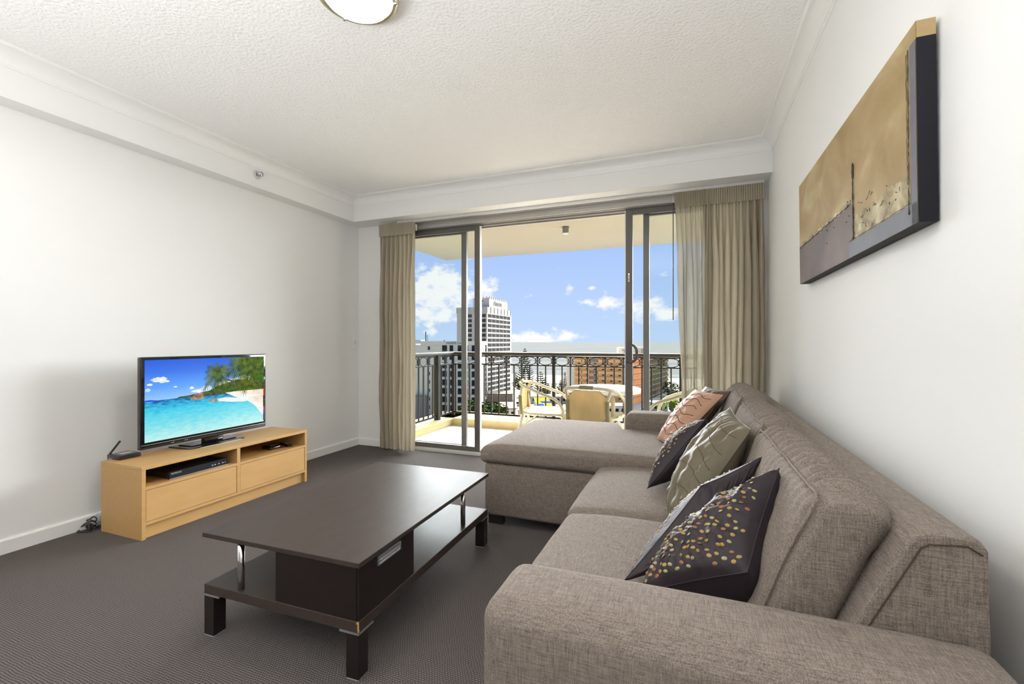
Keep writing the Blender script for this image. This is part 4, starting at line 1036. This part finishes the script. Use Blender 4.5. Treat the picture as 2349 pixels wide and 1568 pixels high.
for fl in range(17):
    z = 15.6 - fl * 2.86
    for i in range(6): cells.append((F2, F2.L * (.04 + i * .160), F2.L * .138, z))
    for i in range(3): cells.append((F1, F1.L - 3.2 - i * 4.6, 2.4, z))
for (F, u, w, z) in cells:
    t_ = MB() if cnt < 90 else rest
    F.box(t_, u, u + w, z, z + 1.85, -.1, .06, 0); 
    F.box(t_, u + w * .32, u + w * .37, z, z + 1.75, .05, .14, 1); F.box(t_, u + w * .64, u + w * .69, z, z + 1.75, .05, .14, 1); F.box(t_, u, u + w, z + 1.75, z + 1.95, 0, .25, 1)
    if cnt < 90: t_.build('window', ['window_dark', 'window_mullion'], tw)
    cnt += 1
o = rest.build('lower_windows', ['window_dark', 'window_mullion'], tw); o['kind'] = 'stuff'

# --- cream apartment slab with lettering on the fascia
mc = thing('apartment_block', 'cream apartment block with MONTE CARLO lettering on its roof fascia', 'apartment block', tuple(W(1010, 158))[:2] + (GZ,))
A, B = W(935, 160), W(1104, 154); F = Face(A, B)
m = MB(); m.prism([(A.x, A.y), (B.x, B.y), (B.x - 6, B.y + 16), (A.x - 6, A.y + 16)], 'z', GZ, .2); m.build('wall', 'building_cream', mc)
m = MB(); F.box(m, 5.1, F.L + .3, .15, 1.45, -6, .5); F.box(m, 1.0, 4.8, .7, 1.9, -4, -.5); m.build('roof_fascia', 'building_cream', mc)
k_ = F.L / 169.0
def U(px): return (px - 935) * k_
m = MB(); F.text(m, U(1026.5), .42, 1.05, 'MONTE CARLO', .52); m.build('sign_lettering', 'sign_ink', mc)
m = MB(); a = F.P(U(972.5), 1.2, -2); m.tube([a, a + Vector((0, 0, 3.6))], .16, 6); a = F.P(U(976.6), 1.2, -2); m.tube([a, a + Vector((0, 0, 2.4))], .07, 6); a = F.P(U(1016), 1.2, -2); m.tube([a, a + Vector((0, 0, .6))], .2, 6)
m.build('roof_mast', 'window_dark', mc)
colsW = [(983, 987.5, 1.5), (1016, 1027, 1.9), (1033, 1041, 1.9), (1051.5, 1060.5, 1.9), (1065, 1075, 1.9), (1083, 1092, 1.9)]
for fl in range(10):
    z = -2.0 - fl * 2.93
    for ci, (p0, p1, h) in enumerate(colsW):
        t_ = MB(); F.box(t_, U(p0), U(p1), z + (.4 if ci == 0 else 0), z + .1 + h, -.1, .08); t_.build('window', 'window_dark', mc)
        if ci and fl:
            t_ = MB(); F.box(t_, U(p0), U(p1) + (.3 if ci > 2 else 0), z + 2.05, z + 2.75, .05, 1.1 if ci > 2 else .35); t_.build('balcony_front', 'building_cream', mc)
        elif ci == 0 and fl:
            pass
m = MB(); F.box(m, 1.0, U(985), GZ, -17.5, .05, 2.2); m.build('stair_screen', 'building_grey', mc)

# --- brick hotel with ochre balconies
br = thing('brick_hotel', 'brick hotel with rows of ochre balconies and a rooftop sign box', 'hotel', tuple(W(1447, 232))[:2] + (GZ,))
A0, A1, B, C2_, D2 = W(1300, 240), W(1319, 239), W(1440, 228), W(1447, 226), W(1480, 243)
E2 = W(1531, 292)
ZT = -6.3
m = MB(); m.prism([(A0.x, A0.y), (C2_.x, C2_.y), (D2.x, D2.y), (E2.x, E2.y), (E2.x - 20, E2.y + 10), (A0.x, A0.y + 25)], 'z', GZ, ZT); m.build('wall', 'building_cream', br)
A1 = A0.lerp(C2_, .13); B = A0.lerp(C2_, .955); F = Face(A1, B)
m = MB(); F.box(m, 0, F.L * .92, GZ, ZT, .02, .12); m.build('facade', 'balcony_ochre', br)
FF = Face(C2_, D2); m = MB(); FF.box(m, .8, FF.L, GZ, ZT, .02, .2); m.build('brick_end', 'brick_orange', br)
for fl in range(1, 8):
    z = ZT - fl * 2.92
    t_ = MB(); FF.box(t_, .8, FF.L, z - .12, z + .12, .15, .35)
    for q in range(4): FF.box(t_, FF.L * (.25 + q * .18), FF.L * (.25 + q * .18) + .5, z + 1.2, z + 1.8, .2, .26)
    t_.build('brick_course', 'roof_tan', br)
for fl in range(8):
    z = ZT - 2.9 - fl * 2.92
    t_ = MB(); F.box(t_, 0, F.L * .92, z - .10, z + .10, .1, 1.4, 0); t_.build('floor_slab', 'building_white', br)
    for i in range(6):
        u0 = F.L * .92 * i / 6; w = F.L * .92 / 6
        t_ = MB(); F.box(t_, u0 + .2, u0 + w - .25, z + .10, z + 1.35, 1.2, 1.35, 0); t_.build('balcony_front', 'roof_pale' if i == 2 else 'balcony_ochre', br)
        t_ = MB(); F.box(t_, u0 + w * .45, u0 + w * .72, z + 2.0, z + 2.5, .12, .22, 0); t_.build('window', 'window_dark', br)
    t_ = MB(); F.box(t_, F.L * .945, F.L * .98, z + .6, z + 2.2, .02, .15, 0); t_.build('stair_window', 'window_dark', br)
F = Face(D2, E2)
m = MB(); F.box(m, 0.5, F.L, GZ, ZT, .02, .12); m.build('side_facade', 'balcony_olive', br)
for fl in range(8):
    z = ZT - 2.0 - fl * 2.92
    t_ = MB(); F.box(t_, .5, F.L, z - .1, z + .12, .1, 1.5, 0); t_.build('floor_slab', 'roof_pale', br)
    t_ = MB()
    for i in range(8): F.box(t_, F.L * (.06 + i * .118), F.L * (.06 + i * .118) + 2.6, z + .15, z + 1.1, 1.3, 1.45, 0)
    t_.build('balcony_row', 'balcony_olive', br)
A, B = W(1418, 238), W(1486, 238); F = Face(A, B)
m = MB(); F.box(m, 0, F.L, ZT, -1.6, -3, 0); m.build('sign_box', 'building_cream', br)
m = MB(); F.text(m, 1.9, -4.55, 2.5, '"S'); F.text(m, 11.9, -3.7, 1.5, 'YS'); F.text(m, 12.0, -5.0, 1.4, 'Sa'); m.build('sign_lettering', 'sign_ink', br)

# --- low buildings, shops and roofs
def lowb(name, label, px0, px1, d, dep, z1, wall, roof, win=None):
    a, b = W(px0, d), W(px1, d); F = Face(a, b); r_ = thing(name, label, 'building', tuple((a + b) / 2)[:2] + (GZ,))
    m = MB(); F.box(m, 0, F.L, GZ, z1 - .3, -dep, 0); m.build('walls', wall, r_)
    m = MB(); F.box(m, -.4, F.L + .4, z1 - .3, z1, -dep - .4, .4); m.build('roof', roof, r_)
    if win:
        n, zw, h = win
        for i in range(n):
            t_ = MB(); F.box(t_, F.L * (i + .25) / n, F.L * (i + .75) / n, zw, zw + h, -.1, .06); t_.build('window', 'window_dark', r_)
    return r_, F
lowb('car_park', 'tan low car park block at the foot of the white tower', 1118, 1176, 236, 14, -25.6, 'roof_tan', 'roof_tan')
lowb('low_building', 'pale flat building left of the car park below the tower', 1070, 1110, 246, 8, -25.0, 'building_white', 'roof_pale', (4, -28.5, 1.6))
r_, F = lowb('shop', 'shop with orange panel under a wide tan roof', 1142, 1183, 176, 18, -24.4, 'building_cream', 'roof_tan', (3, -27.6, 1.8))
m = MB(); F.box(m, F.L * .22, F.L * .45, -28.5, -24.8, .02, .2); m.build('orange_panel', 'panel_orange', r_)
lowb('white_house', 'small white house with dark window behind the left cane chair', 1189, 1204, 168, 9, -24.0, 'building_white', 'roof_pale', (1, -26.4, 1.2))
lowb('street_shop', 'pale low shops behind the cane chair back', 1205, 1300, 232, 10, -26.6, 'building_white', 'roof_pale', (7, -29.0, 1.4))
lowb('street_shop', 'pale low shops under the brick hotel balconies', 1395, 1450, 196, 9, -26.3, 'building_cream', 'roof_pale', (4, -28.9, 1.4))
lowb('kiosk', 'white kiosk at the far right of the street', 1498, 1532, 205, 8, -26.2, 'building_white', 'roof_pale', (3, -28.9, 1.3))
lowb('street_shop', 'grey roofed shop below the table edge', 1372, 1398, 178, 8, -26.8, 'building_grey', 'roof_pale', (2, -29.2, 1.2))
mu = thing('mural_roof_building', 'flat roofed building painted yellow and blue on top', 'building', tuple(W(1250, 190))[:2] + (GZ,))
a, b = W(1233, 178), W(1270, 178); F = Face(a, b)
m = MB(); F.box(m, 0, F.L, GZ, -24.2, -30, 0); m.build('walls', 'building_white', mu)
m = MB(); F.box(m, .1, F.L - .1, -24.2, -24.0, -29, -.1); m.build('yellow_roof', 'roof_yellow', mu)
m = MB()
def rq(u0, o0, u1, o1, sk): m.add([F.P(u0, -23.97, o0), F.P(u1, -23.97, o0), F.P(u1 + sk, -23.97, o1), F.P(u0 + sk, -23.97, o1)], [(0, 1, 2, 3), (3, 2, 1, 0)])
rq(1.8, -16, 6.1, -9, .4); rq(0.1, -7.5, 2.7, -1, .3)
m.build('blue_patch', 'roof_blue', mu)

def car(px, d, kind, ang, label):
    p = W(px, d); r_ = thing('car', label, 'car', (p.x, p.y, GZ), ang, 'cars in the street', local=True)
    MB().soft((-2.1, -.85, .35), (2.1, .85, .95), .25, n=(3, 2, 2)).build('body', kind, r_)
    MB().soft((-1.1, -.75, .9), (1.2, .75, 1.45), .3, n=(3, 2, 2)).build('cabin', 'window_dark', r_)
    for x in (-1.3, 1.3):
        for y in (-.86, .70): MB().tube([(x, y, .33), (x, y + .16, .33)], .33, 12).build('wheel', 'black_plastic', r_)
car(1185, 226, 'car_dark', .3, 'dark car parked right of the tan car park'); car(1192, 214, 'car_dark', .1, 'dark car in the street beside the left cane chair'); car(1280, 205, 'car_dark', .2, 'dark car under the balcony table'); car(1288, 196, 'car_white', .2, 'white car near the middle of the street'); car(1412, 182, 'car_dark', .1, 'dark car below the brick hotel'); car(1480, 205, 'car_white', .1, 'white car seen between the door stiles')
for (px, d, lb) in ((1395, 168, 'white market umbrella below the table'), (1424, 160, 'pale market umbrella right of the other one')):
    p = W(px, d); r_ = thing('market_umbrella', lb, 'umbrella', (p.x, p.y, GZ))
    MB().lathe([(1.9, 3.6), (.0001, 4.9)], (p.x, p.y, GZ), 8, smooth=False).build('canopy', 'car_white', r_); MB().tube([(p.x, p.y, GZ), (p.x, p.y, GZ + 4.7)], .06, 6).build('pole', 'window_dark', r_)

# --- trees
def pine(px, d, h, rad, label, seed, narrow=False):
    rr = random.Random(seed); p = W(px, d); r_ = thing('norfolk_pine', label, 'tree', (p.x, p.y, GZ), group='norfolk pines by the beach')
    MB().tube([(p.x, p.y, GZ), (p.x, p.y, GZ + h)], [.42, .06], 8).build('trunk', 'bark', r_)
    m = MB(); n = int(h / (1.15 if not narrow else .8))
    for i in range(n):
        t = (i + .5) / n
        if t < .12: continue
        R_ = rad * (1 - t) ** .75 * (1.0 if t > .3 else .6 + t * 1.3) + .25; z = GZ + h * t; k = 7
        for j in range(k):
            a = 2 * PI * (j + rr.random() * .5) / k + i; pr = rr.uniform(.7, 1.08) * R_
            pts = [Vector((p.x + math.cos(a) * pr * s_, p.y + math.sin(a) * pr * s_, z - .12 * pr * math.sin(PI * s_) + .20 * pr * s_ * s_)) for s_ in (0, .35, .7, 1)]
            m.tube(pts, [.08, .20, .24, .08], 4)
            for s_ in (.45, .62, .78, .92):
                q = pts[0].lerp(pts[-1], s_); q.z = z - .12 * pr * math.sin(PI * s_) + .20 * pr * s_ * s_
                for sg in (-1, 1):
                    b_ = a + sg * .75; l_ = pr * .28 * (1.15 - s_)+.2
                    m.tube([q, q + Vector((math.cos(b_) * l_, math.sin(b_) * l_, .16 * l_))], [.20, .06], 4)
    m.build('foliage', 'foliage_dark', r_)
pine(1204, 262, 27.6, 8.0, 'tallest norfolk pine with open tiers right of the white tower', 1)
pine(1240, 275, 13.5, 6.5, 'bushy pine right of the tallest norfolk pine', 2)
pine(1296, 262, 14.0, 2.6, 'slim norfolk pine touching the brick hotel edge', 3, True)
pine(1287, 256, 9.8, 3.4, 'short norfolk pine left of the slim one', 4, True)
pine(1257, 262, 7.4, 2.6, 'small pine behind the left chair arm', 5, True)
pine(1183, 332, 9, 2.6, 'small dark pine at the right foot of the white tower', 6, True)
def leafy(px, d, z0, h, rad, label, seed, matn, name='leafy_tree', n=520, palm_=False, group=None, sq=1.0):
    rr = random.Random(seed); p = W(px, d); r_ = thing(name, label, 'tree', (p.x, p.y, GZ), group=group)
    MB().tube([(p.x, p.y, GZ), (p.x + .3, p.y, z0 + h * .5)], [.35, .18], 8).build('trunk', 'bark', r_)
    m = MB()
    if palm_:
        top = Vector((p.x + .3, p.y, z0 + h * .6))
        for k in range(16):
            a = 2 * PI * k / 16 + rr.random() * .3; e = rr.uniform(-.1, .9); ln = rad * rr.uniform(.8, 1.1); pts = []
            for q in range(7):
                t = q / 6; pts.append(top + Vector((math.cos(a) * ln * t * math.cos(e * .6), math.sin(a) * ln * t * math.cos(e * .6), ln * (e * t - 1.0 * t * t))))
            for q in range(6):
                s0, s1 = pts[q], pts[q + 1]; w = ln * .16 * math.sin(PI * (.1 + .85 * q / 6)); side = Vector((-math.sin(a), math.cos(a), 0)) * w + Vector((0, 0, -w * .5))
                side2 = Vector((math.sin(a), -math.cos(a), 0)) * w + Vector((0, 0, -w * .5))
                m.add([s0, s1, s1 + side, s0 + side], [(0, 1, 2, 3)]); m.add([s0, s1, s1 + side2, s0 + side2], [(0, 1, 2, 3)])
    else:
        for k in range(n):
            while True:
                v = Vector((rr.uniform(-1, 1), rr.uniform(-1, 1), rr.uniform(-1, 1)))
                if .45 < v.length < 1: break
            c0 = Vector((p.x + v.x * rad, p.y + v.y * rad * sq, z0 + h * .5 + v.z * h * .5)); s_ = rad * rr.uniform(.06, .14)
            a = Vector((rr.uniform(-1, 1), rr.uniform(-1, 1), rr.uniform(-.6, .6))).normalized() * s_; b_ = Vector((rr.uniform(-1, 1), rr.uniform(-1, 1), rr.uniform(-.6, .6))).normalized() * s_
            m.add([c0 - a, c0 - b_, c0 + a, c0 + b_], [(0, 1, 2, 3)])
    m.build('foliage', matn, r_)
leafy(1118, 226, -30, 13.8, 1.8, 'narrow green cypress against the foot of the white tower', 11, 'foliage_mid', 'cypress_tree', 420)
leafy(1130, 140, -23.0, 5.8, 5.0, 'broad leafy tree in front of the tan car park', 12, 'foliage_mid', n=700)
leafy(1086, 126, -21.0, 6.0, 4.4, 'bushy tree seen between the left door stiles', 13, 'foliage_mid', n=600)
leafy(1112, 100, -19.2, 4.2, 3.6, 'dark bushy tree just above the balcony kerb', 14, 'foliage_mid', n=600)
leafy(1162, 112, -20.8, 3.4, 4.4, 'bright yellow green treetop just above the balcony kerb', 15, 'foliage_bright', n=700)
leafy(1188, 304, -29.8, 7.0, 4.2, 'green tree at the right foot of the white tower', 16, 'foliage_mid', n=300)
leafy(1246, 246, -30, 6.4, 3.5, 'dark tree under the bushy pine', 17, 'foliage_dark', n=360)
leafy(1271, 282, -30, 6.5, 2.6, 'dark tree left of the brick hotel', 18, 'foliage_dark', n=320)
leafy(1534, 262, -30, 9.5, 4.5, 'dark tree right of the brick hotel', 19, 'foliage_dark', n=360)
leafy(1546, 250, -30, 8.5, 4.5, 'dark tree at the sheer curtain edge', 20, 'foliage_dark', n=360)
leafy(1540, 188, -28.0, 8.0, 4.2, 'palm in the street at the far right', 21, 'foliage_bright', 'palm_tree', palm_=True)
leafy(1148, 158, -25.0, 5.0, 3.4, 'palm left of the shop roof', 22, 'foliage_mid', 'palm_tree', palm_=True)
